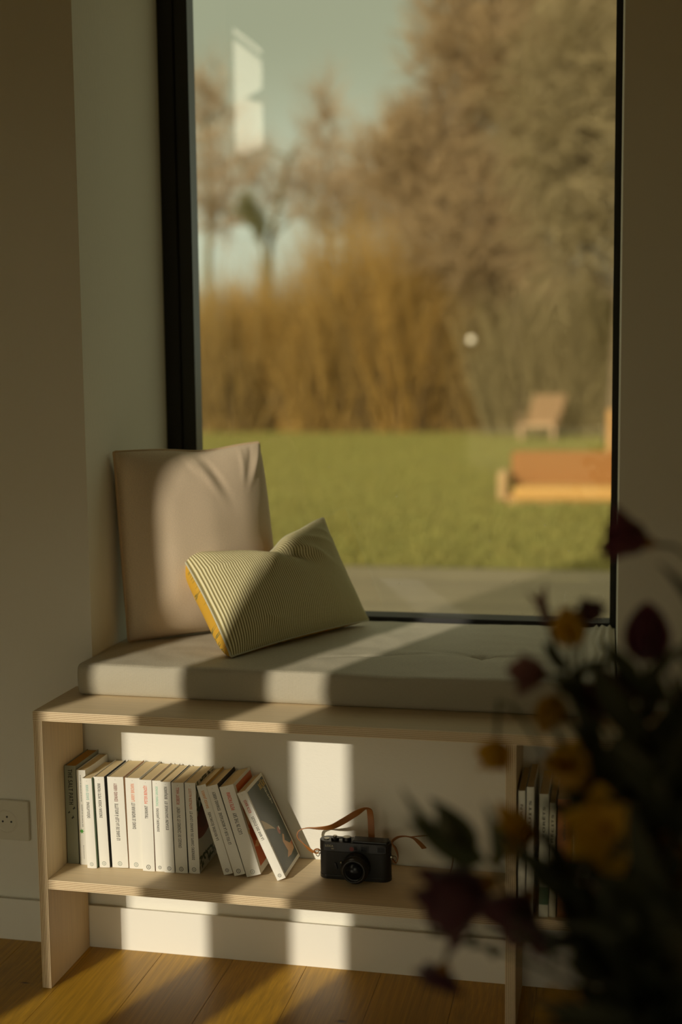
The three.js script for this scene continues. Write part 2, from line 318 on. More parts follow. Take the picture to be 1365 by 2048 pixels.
{
  const t = thing('square_pillow', 'square peach-beige linen pillow with piped edge standing in the niche corner', 'pillow', [0.19, YC, -0.46]);
  pillowParts(t, { bl: V(0.0603, YC + 0.004, -0.3316), br: V(0.3209, YC + 0.004, -0.589), tl: V(0.0452, 1.0052, -0.318), tr: V(0.2865, 1.0134, -0.5605), thick: 0.088, back: 0.058, bow: 0.001, pipe: 0.0034, power: 0.24, top: (u) => -0.010 * Math.exp(-(((u - 0.6) / 0.22) ** 2)),
    wrinkle: (u, v) => {
      let w = 0.003 * perlin.noise(u * 5, v * 5, 2);
      for (const [a, b, an, len, amp] of [[0.50, 0.90, 1.05, 0.13, 0.006], [0.58, 0.88, 1.1, 0.11, -0.005], [0.44, 0.93, 0.95, 0.09, 0.004], [0.93, 0.93, 2.3, 0.13, 0.006], [0.88, 0.95, 2.2, 0.11, -0.004], [0.80, 0.93, 1.9, 0.1, 0.003], [0.1, 0.08, 0.7, 0.12, 0.004], [0.3, 0.05, 0.3, 0.16, 0.004]]) {
        const dx = u - a, dy = v - b, al = dx * Math.cos(an) - dy * Math.sin(an), ac = dx * Math.sin(an) + dy * Math.cos(an); w += amp * Math.exp(-((al / len) ** 2) - ((ac / 0.018) ** 2));
      }
      return w;
    }, frontMat: M.pillowLinen, backMat: M.pillowLinen, pipeMat: M.piping });
}
{
  const stripes = canvasTexture(2048, 256, (g, w, h) => {
    g.fillStyle = '#e6dcae'; g.fillRect(0, 0, w, h); const n = 74;
    for (let k = 0; k < n; k++) { const x = k / n * w; g.fillStyle = '#80754a'; g.fillRect(x, 0, w / n * 0.40, h); g.fillStyle = '#b09c52'; g.fillRect(x + w / n * 0.40, 0, w / n * 0.10, h); }
    g.globalAlpha = 0.10; for (let k = 0; k < 220; k++) { g.fillStyle = k % 2 ? '#fff' : '#332'; g.fillRect(0, k * 1.17, w, 0.6); }
  });
  const r = rng(9), floral = canvasTexture(512, 512, (g, w, h) => {
    g.fillStyle = '#c89a2c'; g.fillRect(0, 0, w, h);
    for (let k = 0; k < 420; k++) { const x = r() * w, y = r() * h, s = 4 + r() * 5; g.fillStyle = ['#e0b858', '#7d6a24', '#d8743a', '#5d6038'][k % 4]; for (let j = 0; j < 5; j++) { g.beginPath(); g.ellipse(x + Math.cos(j * 1.257) * s, y + Math.sin(j * 1.257) * s, s * 0.55, s * 0.3, j * 1.257, 0, 7); g.fill(); } g.fillStyle = '#4a431c'; g.beginPath(); g.arc(x, y, s * 0.22, 0, 7); g.fill(); }
  });
  const sm = mat(0xffffff, 0.9, { map: stripes, bumpMap: stripes, bumpScale: 0.0003 }), fm = mat(0xffffff, 0.9, { map: floral });
  const t = thing('lumbar_pillow', 'oblong striped cream and olive pillow with mustard floral back leaning on the square pillow', 'pillow', [0.38, YC, -0.42]);
  pillowParts(t, { bl: V(0.321, YC + 0.004, -0.218), br: V(0.524, 0.6135, -0.60), tl: V(0.1702, 0.7934, -0.3549), tr: V(0.4285, 0.8455, -0.575), thick: 0.058, back: 0.085, bow: 0.007, pipe: 0.0022, power: 0.44,
    top: (u) => -0.044 * Math.exp(-(((u - 0.52) / 0.15) ** 2)) - 0.022 * Math.exp(-(((u - 0.30) / 0.2) ** 2)) - 0.012 * Math.exp(-(((u - 0.78) / 0.12) ** 2)),
    wrinkle: (u, v) => {
      let w = 0.0025 * perlin.noise(u * 7, v * 5, 12);
      for (const [a, b, an, len, amp, wd] of [[0.58, 0.78, 1.15, 0.20, -0.020, 0.05], [0.68, 0.70, 0.9, 0.20, 0.008, 0.03], [0.44, 0.72, 1.9, 0.15, 0.007, 0.04], [0.80, 0.78, 0.6, 0.14, 0.005, 0.025], [0.30, 0.12, 0.5, 0.12, 0.006, 0.025], [0.22, 0.15, 0.9, 0.12, -0.005, 0.025], [0.12, 0.75, 0.2, 0.10, 0.004, 0.03], [0.90, 0.85, 0.8, 0.10, 0.004, 0.02]]) {
        const dx = u - a, dy = v - b, al = dx * Math.cos(an) - dy * Math.sin(an), ac = dx * Math.sin(an) + dy * Math.cos(an); w += amp * Math.exp(-((al / len) ** 2) - ((ac / wd) ** 2));
      }
      return w;
    }, frontMat: sm, backMat: fm, pipeMat: mat(C(0.55, 0.52, 0.36), 0.9) });
}

// ───────────────────────── books ─────────────────────────
const paper = dataTexture(256, 64, (u, v) => { const n = 1 + 0.05 * perlin.noise(u * 120, v * 2, 1) + 0.04 * perlin.noise(u * 400, v, 5); return [0.86 * n, 0.78 * n, 0.60 * n]; });
const pageMat = mat(0xffffff, 0.9, { map: paper });
const yellowPages = mat(C(0.56, 0.38, 0.12), 0.9, { map: paper });
const whiteCover = mat(C(0.76, 0.74, 0.65), 0.55);
function spineMaterial({ base = '#e3e0d4', ink = '#3a382f', author, title, authorColor = ink, logo = '#4a4a44', down = false, extra, th, h, size = 0.40 }) {
  const H = 1024, W = Math.max(48, Math.round(H * th / h));
  return mat(0xffffff, 0.5, { map: canvasTexture(W, H, (g) => {
    g.fillStyle = base; g.fillRect(0, 0, W, H);
    const line = (text, from, to, color, px, x = W / 2) => {             // text runs along the spine between two heights (0 top, 1 bottom)
      g.save(); g.translate(x, (down ? from : to) * H); g.rotate(down ? Math.PI / 2 : -Math.PI / 2);
      g.font = 'bold ' + px + 'px sans-serif'; g.fillStyle = color; g.textBaseline = 'middle'; const len = (to - from) * H, real = g.measureText(text).width; g.scale(len / real, 1); g.fillText(text, 0, 0); g.restore();
    };
    const px = Math.min(W * size, 64);
    if (author) line(author[0], author[1], author[2], authorColor, px);
    if (title) line(title[0], title[1], title[2], ink, px);
    if (logo) { const cy = H * 0.955, rr = Math.min(W * 0.17, 22); g.strokeStyle = logo; g.lineWidth = rr * 0.3; g.beginPath(); g.arc(W / 2, cy, rr, 0, 7); g.stroke(); g.fillStyle = logo; g.font = 'bold ' + Math.round(rr * 1.3) + 'px sans-serif'; g.textAlign = 'center'; g.textBaseline = 'middle'; g.fillText('G', W / 2, cy); g.textAlign = 'start'; }
    if (author && logo) { g.fillStyle = ink; g.fillRect(W / 2 - 3, H * 0.028, 6, 3); }
    extra?.(g, W, H, line);
  }) });
}
function book({ name = 'paperback_book', label, group, x, z, th, h, depth = 0.112, lean = 0, spine, cover, coverTint, pages = pageMat, backMat }) {
  const t = thing(name, label, 'book', [x, SH + 0.0004, z], group); t.rotation.z = lean;
  const k = 0.0007, side = coverTint ?? whiteCover;
  // spine: a slightly rounded strip with the lettering on its face
  const s = new THREE.BoxGeometry(th, h, 0.0016, 8, 1, 1), p = s.attributes.position;
  for (let i = 0; i < p.count; i++) { const a = p.getX(i) / th * 2; p.setZ(i, p.getZ(i) - 0.0011 * a * a * (p.getZ(i) > 0 ? 1 : 0.9)); }
  s.computeVertexNormals(); s.translate(th / 2, h / 2, -0.0008);
  part('spine', s, [side, side, side, side, spineMaterial({ ...spine, th, h }), side], t);
  const c = (xx, m) => part('cover', rounded(k, h, depth - 0.0022, 0.0002).translate(xx, h / 2, -0.0022 - (depth - 0.0022) / 2), m, t);
  c(k / 2, backMat ?? side); c(th - k / 2, cover ? [cover, side, side, side, side, side] : side);
  part('pages', rounded(th - 2 * k - 0.0002, h - 0.003, depth - 0.005, 0.0006).translate(th / 2, h / 2, -0.0026 - (depth - 0.005) / 2), pages, t);
  return t;
}
const row = 'upright white paperbacks on the left shelf', leaning = 'leaning white paperbacks on the left shelf';
const green = mat(C(0.22, 0.33, 0.22), 0.6), peach = mat(C(0.72, 0.45, 0.26), 0.6), dark = mat(C(0.03, 0.028, 0.02), 0.6), grey = mat(C(0.25, 0.26, 0.20), 0.6), salmon = mat(C(0.6, 0.33, 0.2), 0.6), ochre = mat(C(0.62, 0.40, 0.10), 0.6);
const deg = Math.PI / 180;
book({ label: 'grey-green book with flying birds on its spine at the left end of the row', group: row, x: 0.0202, z: -0.085, th: 0.0235, h: 0.196, depth: 0.112, lean: 0.004, coverTint: grey, pages: yellowPages,
  spine: { base: '#8b8c78', ink: '#2b2b22', logo: null, down: true, title: ['THE SALT PATH', 0.035, 0.40], size: 0.55, extra: (g, W, H) => { g.fillStyle = '#22221a'; for (const [x, y, s] of [[0.75, 0.43, 1], [0.3, 0.475, 0.9], [0.62, 0.525, 1.1]]) { g.save(); g.translate(x * W, y * H); g.scale(s, s); g.beginPath(); g.moveTo(-16, 6); g.quadraticCurveTo(-2, -2, 4, -20); g.quadraticCurveTo(8, -4, 16, 4); g.quadraticCurveTo(2, 2, -4, 16); g.fill(); g.restore(); } } } });
book({ label: 'thin white book with a small green leaf on its spine', group: row, x: 0.0475, z: -0.083, th: 0.0180, h: 0.189, lean: 0.6 * deg,
  spine: { logo: null, extra: (g, W, H, line) => { line('RACONTER UNE HISTOIRE DES ARBRES ET', 0.05, 0.33, '#3a382f', 13, W * 0.45); line('DES PLANTES AU JARDIN', 0.36, 0.60, '#3a382f', 12, W * 0.5); line('COLLECTION NATURE', 0.79, 0.94, '#77756a', 10, W * 0.5); g.fillStyle = '#4f9a3c'; g.beginPath(); const cx = W * 0.34, cy = H * 0.645; for (let k = 0; k < 14; k++) { const r = k % 2 ? 14 : 30; g.lineTo(cx + Math.cos(k / 7 * Math.PI) * r, cy + Math.sin(k / 7 * Math.PI) * r); } g.fill(); } } });
const list = [
  ['white book with pale teal author name, set forward beside the leaf book', 0.0685, -0.0684, 0.0192, 0.1785, 1.7, { author: ['DAVID VANN', 0.07, 0.24], authorColor: '#8fb3a6', title: ['DÉSOLATIONS', 0.26, 0.44], logo: '#8d968c' }, green],
  ['white book with dark lettering, second right of the leaf book', 0.0898, -0.0763, 0.0215, 0.180, 2.1, { author: ['PETE FROMM', 0.07, 0.24], title: ['INDIAN CREEK', 0.25, 0.45], logo: '#8d968c' }, dark],
  ['thickest white book in the sunlit part of the row', 0.1150, -0.0808, 0.0328, 0.180, 1.8, { author: ['EDWARD ABBEY', 0.07, 0.27], authorColor: '#7a4a3c', title: ['LE GANG DE LA CLEF À MOLETTE', 0.29, 0.70], logo: '#8d968c', size: 0.3 }, peach],
  ['white book with orange author name in the sunlit part of the row', 0.1495, -0.0822, 0.0290, 0.1796, 1.2, { author: ['LARRY BROWN', 0.06, 0.26], authorColor: '#d98a68', title: ['DANS LE MORVAN ET', 0.27, 0.56], logo: '#8d968c', size: 0.34 }, null],
  ['white book with short title and red-orange author name', 0.1797, -0.0755, 0.0240, 0.1797, 0.7, { author: ['PETER BENOÎT', 0.06, 0.26], authorColor: '#d9694a', title: ['TRUMANT', 0.28, 0.42], logo: '#55574f', size: 0.36 }, salmon],
  ['white book with pale green author name, last one fully in the sun', 0.2052, -0.0778, 0.0173, 0.1789, 1.0, { author: ['THOMAS SAVAGE', 0.06, 0.28], authorColor: '#8fc0a4', title: ['DERNIERS JARDINS', 0.30, 0.56], logo: '#55574f' }, null],
  ['white book with all-black lettering half in the shadow edge', 0.2231, -0.0762, 0.0205, 0.178, 1.3, { author: ['BENJAMIN', 0.05, 0.19], title: ['ESSAIM SAUVAGE ET', 0.21, 0.53], logo: '#55574f' }, dark],
  ['white book with dark red author name in the shaded part of the row', 0.2449, -0.0777, 0.0245, 0.1773, 1.3, { author: ['ROBERT HALL', 0.05, 0.24], authorColor: '#b04a38', title: ['ORAGES DE CENDRES ET DU VENT', 0.27, 0.72], logo: '#55574f', size: 0.36 }, dark],
];
for (const [label, x, z, th, h, lean, spine, side] of list) book({ label, group: row, x, z, th, h, lean: lean * deg, spine, cover: side ?? undefined, backMat: whiteCover });
const paintedCover = (w, h, draw) => mat(0xffffff, 0.35, { map: canvasTexture(w, h, draw) });
const fruitCover = paintedCover(320, 512, (g, w, h) => {
  const r = rng(31); g.fillStyle = '#d9d4c0'; g.fillRect(0, 0, w, h);
  for (let k = 0; k < 60; k++) { g.fillStyle = ['#3f4d35', '#55633f', '#2a3626'][k % 3]; g.save(); g.translate(r() * w, r() * h * 0.36); g.rotate(r() * 6); g.beginPath(); g.ellipse(0, 0, 34, 9, 0, 0, 7); g.fill(); g.restore(); }
  g.fillStyle = '#8a3a1e'; g.beginPath(); g.ellipse(w * 0.40, h * 0.46, w * 0.55, h * 0.17, -0.2, 0, 7); g.fill(); g.fillStyle = '#6b2a17'; g.beginPath(); g.ellipse(w * 0.3, h * 0.44, w * 0.3, h * 0.11, 0.2, 0, 7); g.fill();
  for (let k = 0; k < 26; k++) { g.fillStyle = ['#2d3a2a', '#46533a'][k % 2]; g.save(); g.translate(r() * w, h * (0.84 + r() * 0.12)); g.rotate(r() * 6); g.beginPath(); g.ellipse(0, 0, 22, 8, 0, 0, 7); g.fill(); g.restore(); }
});
book({ label: 'white book whose cover shows a red-brown fruit and leaves, last upright one of the row', group: row, x: 0.2712, z: -0.0802, th: 0.0215, h: 0.1775, lean: 1.6 * deg, cover: fruitCover,
  spine: { author: ['KATHLEEN ALCOTT', 0.06, 0.29], authorColor: '#b8683c', title: ['DERNIERS CAMPS DU GRAND LOUP ET', 0.31, 0.85], logo: '#55574f', size: 0.36 } });
book({ label: 'slim white book with ochre author name, first of the leaning four', group: leaning, x: 0.3399, z: -0.0834, th: 0.0184, h: 0.1784, lean: 16.52 * deg, cover: ochre, spine: { author: ['DAVID JAMES', 0.06, 0.26], authorColor: '#d08a44', title: ['LA RIVIÈRE ÉCORCHÉE', 0.30, 0.62], logo: '#55574f' } });
book({ label: 'white book with black author name, second of the leaning four', group: leaning, x: 0.361, z: -0.0824, th: 0.0222, h: 0.1790, lean: 16.9 * deg, cover: dark, spine: { author: ['EDWARD ABBEY', 0.07, 0.28], title: ['LE FEU SUR LA MONTAGNE', 0.30, 0.66], logo: '#55574f' } });
const orangeCover = paintedCover(320, 512, (g, w, h) => {
  g.fillStyle = '#e4dfcd'; g.fillRect(0, 0, w, h); g.fillStyle = '#c9601a'; g.fillRect(w * 0.09, h * 0.035, w * 0.88, h * 0.9);
  const r = rng(8); g.fillStyle = '#ecc98c'; for (let k = 0; k < 8; k++) { g.save(); g.translate(w * (0.1 + 0.5 * r()), h * (0.38 + 0.34 * r())); g.rotate(r() * 3); g.beginPath(); g.ellipse(0, 0, 50, 16, 0, 0, 7); g.fill(); g.restore(); }
  g.fillStyle = '#b3420f'; g.beginPath(); g.ellipse(w * 0.25, h * 0.60, 60, 42, 0.4, 0, 7); g.fill(); g.fillStyle = '#e8b070'; g.beginPath(); g.moveTo(w * 0.1, h * 0.72); g.lineTo(w * 0.6, h * 0.62); g.lineTo(w * 0.3, h * 0.76); g.fill();
});
book({ label: 'white book with orange cover, third of the leaning four', group: leaning, x: 0.3857, z: -0.0822, th: 0.0285, h: 0.1790, lean: 16.6 * deg, cover: orangeCover, spine: { author: ['PETE FROMM', 0.07, 0.27], authorColor: '#cf4a34', title: ['LUCY IN THE SKY', 0.30, 0.54], logo: '#8d8f84', size: 0.36 } });
const nightCover = paintedCover(512, 820, (g, w, h) => {
  g.fillStyle = '#e2decb'; g.fillRect(0, 0, w, h); const r = rng(3), x0 = w * 0.04, y0 = h * 0.035, W = w * 0.92, H = h * 0.93;
  g.save(); g.beginPath(); g.rect(x0, y0, W, H); g.clip(); g.fillStyle = '#4d5346'; g.fillRect(0, 0, w, h);
  for (let k = 0; k < 60; k++) { g.globalAlpha = 0.12; g.fillStyle = ['#36403a', '#647a66', '#45544c', '#5c5846'][k % 4]; g.beginPath(); g.ellipse(r() * w, r() * h, 90 * r() + 30, 60 * r() + 20, r() * 3, 0, 7); g.fill(); }
  g.globalAlpha = 1;
  g.fillStyle = '#cfa63c'; g.font = 'bold 74px serif'; g.fillText('MAR', w * 0.60, h * 0.13); g.font = 'bold 40px serif'; g.fillText('LA', w * 0.72, h * 0.065);
  g.fillStyle = '#d9d6c4'; g.font = 'bold 62px serif'; ['D', 'E', 'S', 'T'].forEach((c, i) => g.fillText(c, w * (0.78 + 0.015 * i), h * (0.19 + 0.05 * i)));
  g.fillStyle = '#cdb98c'; g.beginPath(); g.moveTo(w * 0.06, h * 0.36); g.quadraticCurveTo(w * 0.25, h * 0.42, w * 0.50, h * 0.56); g.quadraticCurveTo(w * 0.28, h * 0.50, w * 0.06, h * 0.47); g.fill();
  g.fillStyle = '#b8735a'; g.beginPath(); g.ellipse(w * 0.60, h * 0.60, 30, 34, 0, 0, 7); g.fill(); g.fillStyle = '#e8e0cc'; g.beginPath(); g.ellipse(w * 0.665, h * 0.585, 13, 20, 0, 0, 7); g.fill();
  g.fillStyle = '#d6a878'; g.beginPath(); g.moveTo(w * 0.56, h * 0.72); g.lineTo(w * 0.68, h * 0.66); g.lineTo(w * 0.74, h * 0.68); g.lineTo(w * 0.66, h * 0.73); g.lineTo(w * 0.82, h * 0.80); g.lineTo(w * 0.96, h * 0.80); g.lineTo(w * 0.90, h * 0.88); g.lineTo(w * 0.66, h * 0.90); g.lineTo(w * 0.46, h * 0.885); g.lineTo(w * 0.60, h * 0.84); g.closePath(); g.fill();
  g.fillStyle = '#c26a44'; g.beginPath(); g.moveTo(w * 0.86, h * 0.81); g.lineTo(w * 0.97, h * 0.79); g.lineTo(w * 0.90, h * 0.85); g.fill();
  g.restore();
});
book({ label: 'white book with dark green night-sky cover leaning furthest beside the camera', group: leaning, x: 0.4471, z: -0.0758, th: 0.0176, h: 0.1805, lean: 24.9 * deg, cover: nightCover, spine: { author: ['RICK BASS', 0.09, 0.24], authorColor: '#b54a3a', title: ['LA MAR DES ÉTOILES', 0.28, 0.55], logo: '#55574f', size: 0.44 } });
// books in the dim right-hand compartment
const rb = 'books in the dim right compartment';
[['white', 0.9005, 0.0118, 0.225, '#d8d5c6', 'first, beside the divider panel'], ['white', 0.9145, 0.0125, 0.232, '#d2cfbf', 'second from the divider, tallest'], ['green and white', 0.9365, 0.0155, 0.220, '#c9c9b6', 'third from the divider, with a green band'], ['cream', 0.9535, 0.0105, 0.205, '#cfc9ae', 'fourth from the divider, slim'], ['orange-brown', 0.9672, 0.0230, 0.212, '#a5652a', 'fifth from the divider, thick'], ['white', 0.9925, 0.0090, 0.200, '#d5d2c4', 'sixth from the divider, thinnest']].forEach(([tone, x, th, h, base, where], i) =>
  book({ label: tone + ' book on the right shelf, ' + where, group: rb, x, z: -0.006 - 0.002 * i, th, h, depth: 0.14, lean: 0, spine: { base, logo: null, extra: (g, W, H, line) => { g.fillStyle = i === 2 ? '#4e6a4c' : base; g.fillRect(0, H * 0.76, W, H * 0.14); line(['ROMAN', 'NUITS', 'FORÊTS', 'RÉCITS', 'VOYAGES', 'LETTRES'][i], 0.1, 0.35, '#4a473c', 26); } } }));

// ───────────────────────── camera on the shelf ─────────────────────────
{
  const t = thing('film_camera', 'black rangefinder camera with tan leather strap standing on the shelf', 'camera', [0.5887, SH, -0.1215]);
  const leather = dataTexture(256, 256, (u, v) => { const n = 0.5 + 0.35 * perlin.noise(u * 70, v * 70, 1) + 0.2 * perlin.noise(u * 150, v * 150, 4); return [n, n, n]; }, false); leather.repeat.set(2, 1);
  const black = mat(C(0.012, 0.011, 0.009), 0.38), skin = mat(C(0.010, 0.009, 0.007), 0.6, { bumpMap: leather, bumpScale: 0.0006 }), metal = mat(C(0.30, 0.27, 0.2), 0.3, { metalness: 0.9 }), glassy = phys(C(0.004, 0.004, 0.005), 0.25, { specularIntensity: 0.5 });
  const stad = (w, d) => { const s = new THREE.Shape(), r = d / 2 - 0.001, a = w / 2 - r; s.moveTo(-a, -r); s.lineTo(a, -r); s.absarc(a, 0, r, -Math.PI / 2, Math.PI / 2, false); s.lineTo(-a, r); s.absarc(-a, 0, r, Math.PI / 2, 1.5 * Math.PI, false); return s; };
  const slab = (w, d, h, y) => new THREE.ExtrudeGeometry(stad(w, d), { depth: h - 0.002, bevelEnabled: true, bevelThickness: 0.001, bevelSize: 0.001, bevelSegments: 2, curveSegments: 14 }).rotateX(-Math.PI / 2).translate(0, y + 0.001, 0);
  part('bottom_plate', slab(0.135, 0.033, 0.008, 0), black, t);
  part('body', slab(0.134, 0.0322, 0.0465, 0.0075), skin, t);
  part('top_plate', slab(0.135, 0.033, 0.0185, 0.0538), black, t);
  part('viewfinder_hump', rounded(0.066, 0.0045, 0.025, 0.0015).translate(0.029, 0.0743, 0.001), black, t);
  const dial = part('shutter_dial', new THREE.CylinderGeometry(0.0082, 0.0086, 0.006, 32).translate(-0.0165, 0.0755, 0.002), black, t); part('dial_top', new THREE.CylinderGeometry(0.0072, 0.0072, 0.0006, 28).translate(-0.0165, 0.0788, 0.002), metal, dial);
  const adv = part('advance_lever', new THREE.CylinderGeometry(0.0078, 0.0078, 0.004, 28).translate(-0.0395, 0.0745, 0.001), black, t); part('lever_arm', rounded(0.02, 0.002, 0.006, 0.0009).rotateY(0.4).translate(-0.0315, 0.0765, 0.004), black, adv); part('release_button', new THREE.CylinderGeometry(0.0036, 0.0036, 0.0035, 20).translate(-0.0395, 0.0778, 0.001), metal, adv);
  part('counter_window', new THREE.CylinderGeometry(0.0052, 0.0052, 0.0012, 24).translate(-0.0555, 0.0729, 0.001), metal, t);
  part('rewind_knob', new THREE.CylinderGeometry(0.0072, 0.0072, 0.003, 26).translate(0.0575, 0.0738, 0), black, t);
  for (const [x, w, h] of [[0.052, 0.0145, 0.0095], [0.020, 0.013, 0.0085], [0.0035, 0.006, 0.006]]) { const fr = part('viewfinder_window', rounded(w + 0.003, h + 0.003, 0.0016, 0.0006).translate(x, 0.0628, 0.0165), black, t); part('window_glass', rounded(w, h, 0.0008, 0.0003).translate(x, 0.0628, 0.0172), glassy, fr); }
  part('red_dot', new THREE.CylinderGeometry(0.0042, 0.0042, 0.001, 24).rotateX(Math.PI / 2).translate(-0.0045, 0.0612, 0.0168), mat(C(0.17, 0.02, 0.012), 0.4), t, 'small round red badge');
  const label = canvasTexture(256, 128, (g, w, h) => { g.fillStyle = '#14120f'; g.fillRect(0, 0, w, h); g.fillStyle = '#b9ae8c'; g.font = 'bold 58px sans-serif'; g.fillText('LEICA', 26, 60); g.font = 'bold 36px sans-serif'; g.fillText('M6', 146, 106); });
  part('engraving', new THREE.BoxGeometry(0.025, 0.0125, 0.0004).translate(-0.0455, 0.0622, 0.01645), [black, black, black, black, mat(0xffffff, 0.45, { map: label }), black], t, 'white engraved lettering on the top plate');
  // short lens
  const lens = part('lens', new THREE.LatheGeometry([[0, 0], [0.0255, 0], [0.0265, 0.003], [0.0265, 0.008], [0.0245, 0.009], [0.0245, 0.013], [0.0262, 0.0135], [0.0262, 0.022], [0.0235, 0.023], [0.0225, 0.030], [0.0215, 0.032], [0.0185, 0.032], [0.0165, 0.027], [0, 0.027]].map((q) => new THREE.Vector2(...q)), 56).rotateX(Math.PI / 2).translate(0.005, 0.0292, 0.0160), black, t);
  part('front_glass', new THREE.SphereGeometry(0.026, 30, 10, 0, 7, 0, 0.66).rotateX(Math.PI / 2).translate(0.005, 0.0292, 0.0245), glassy, lens);
  const knurl = []; for (let k = 0; k < 40; k++) knurl.push(box(0.0016, 0.0012, 0.006).translate(0, 0.0263, 0.0338).rotateZ(k / 40 * 6.2832).translate(0.005, 0.0292, 0)); part('focus_ring', mergeGeometries(knurl), black, lens);
  part('lens_release', new THREE.SphereGeometry(0.0027, 14, 10).translate(-0.0245, 0.0345, 0.0185), metal, t, 'small bright release button');
  part('frame_selector', rounded(0.004, 0.013, 0.003, 0.0012).rotateZ(0.3).translate(-0.0345, 0.027, 0.0178), black, t);
  // strap: leather ribbon swept through points, each with its own width direction
  const tan = mat(C(0.36, 0.13, 0.022), 0.45), tanEdge = mat(C(0.30, 0.11, 0.02), 0.6);
  function ribbon(points, sides, w, th) {
    const curve = new THREE.CatmullRomCurve3(points), sc = new THREE.CatmullRomCurve3(sides), N = 90, pos = [], ix = [];
    for (let k = 0; k <= N; k++) {
      const q = curve.getPoint(k / N), tg = curve.getTangent(k / N), s = sc.getPoint(k / N); s.addScaledVector(tg, -s.dot(tg)).normalize(); const n = tg.clone().cross(s).normalize();
      for (const [a, b] of [[-1, -0.5], [-0.92, -1], [0.92, -1], [1, -0.5], [1, 0.5], [0.92, 1], [-0.92, 1], [-1, 0.5]]) { const v = q.clone().addScaledVector(s, a * w / 2).addScaledVector(n, b * th / 2); pos.push(v.x, v.y, v.z); }
    }
    for (let k = 0; k < N; k++) for (let j = 0; j < 8; j++) { const a = k * 8 + j, b = k * 8 + (j + 1) % 8; ix.push(a, b, a + 8, b, b + 8, a + 8); }
    const g = new THREE.BufferGeometry(); g.setAttribute('position', new THREE.Float32BufferAttribute(pos, 3)); g.setAttribute('uv', new THREE.Float32BufferAttribute(new Float32Array(pos.length / 3 * 2), 2)); g.setIndex(ix); g.computeVertexNormals(); return g;
  }
  const W = (x, y, z) => V(x - 0.5887, y - SH, z + 0.1215);
  const strap = part('strap', ribbon([W(0.5085, 0.2595, -0.116), W(0.4985, 0.266, -0.116), W(0.486, 0.277, -0.117), W(0.4775, 0.288, -0.118), W(0.480, 0.2985, -0.120), W(0.493, 0.3035, -0.122), W(0.515, 0.3035, -0.125), W(0.540, 0.306, -0.130), W(0.562, 0.317, -0.135), W(0.585, 0.3315, -0.140), W(0.601, 0.3395, -0.146), W(0.6085, 0.3375, -0.152), W(0.611, 0.322, -0.155), W(0.613, 0.290, -0.152), W(0.615, 0.245, -0.150), W(0.6165, 0.222, -0.150)],
    [V(0.3, 0.6, 0.75), V(0.3, 0.6, 0.75), V(0.2, 0.3, 0.95), V(0, 0.1, 1), V(-0.1, 0.1, 1), V(-0.05, 0.35, 0.95), V(-0.1, 0.6, 0.8), V(-0.25, 0.8, 0.5), V(-0.45, 0.85, 0.25), V(-0.4, 0.85, 0.3), V(0.2, 0.7, 0.7), V(0.9, 0.2, 0.45), V(1, 0, 0.1), V(1, 0, 0), V(1, 0, 0), V(1, 0, 0)], 0.0125, 0.0018), tan, t, 'tan leather neck strap');
  part('strap_knot', new THREE.TorusGeometry(0.0052, 0.0019, 8, 22).scale(1, 0.75, 1).rotateY(0.5).translate(-0.0745, 0.0475, 0.004), tanEdge, strap);
  part('strap', ribbon([W(0.6605, 0.258, -0.112), W(0.667, 0.252, -0.113), W(0.670, 0.262, -0.117), W(0.665, 0.276, -0.121), W(0.657, 0.285, -0.128), W(0.6665, 0.2915, -0.138), W(0.681, 0.293, -0.142), W(0.695, 0.287, -0.150), W(0.704, 0.275, -0.160), W(0.712, 0.262, -0.168)],
    [V(0, 0.2, 1), V(0, 0.2, 1), V(0.1, 0, 1), V(0, 0.1, 1), V(0, 0.5, 0.8), V(0, 0.5, 0.8), V(0, 0.4, 0.9), V(0.2, 0.5, 0.8), V(0.5, 0.6, 0.6), V(0.6, 0.6, 0.5)], 0.011, 0.0018), tanEdge, t, 'dark brown end of the leather strap');
  part('strap', ribbon([W(0.690, 0.2895, -0.150), W(0.705, 0.2885, -0.160), W(0.725, 0.2875, -0.170), W(0.745, 0.286, -0.175), W(0.762, 0.272, -0.172), W(0.767, 0.245, -0.166), W(0.762, 0.2175, -0.160)], Array(7).fill(V(0, 0.3, 1)), 0.010, 0.0018), tanEdge, t, 'dark brown end of the leather strap');
  for (const s of [-1, 1]) { part('lug', new THREE.CylinderGeometry(0.003, 0.0034, 0.004, 16).rotateZ(Math.PI / 2).translate(s * 0.0692, 0.046, 0.003), metal, t); part('split_ring', new THREE.TorusGeometry(0.0052, 0.0008, 8, 26).rotateY(s * 0.6).translate(s * 0.0733, 0.043, 0.004), metal, t); }
}

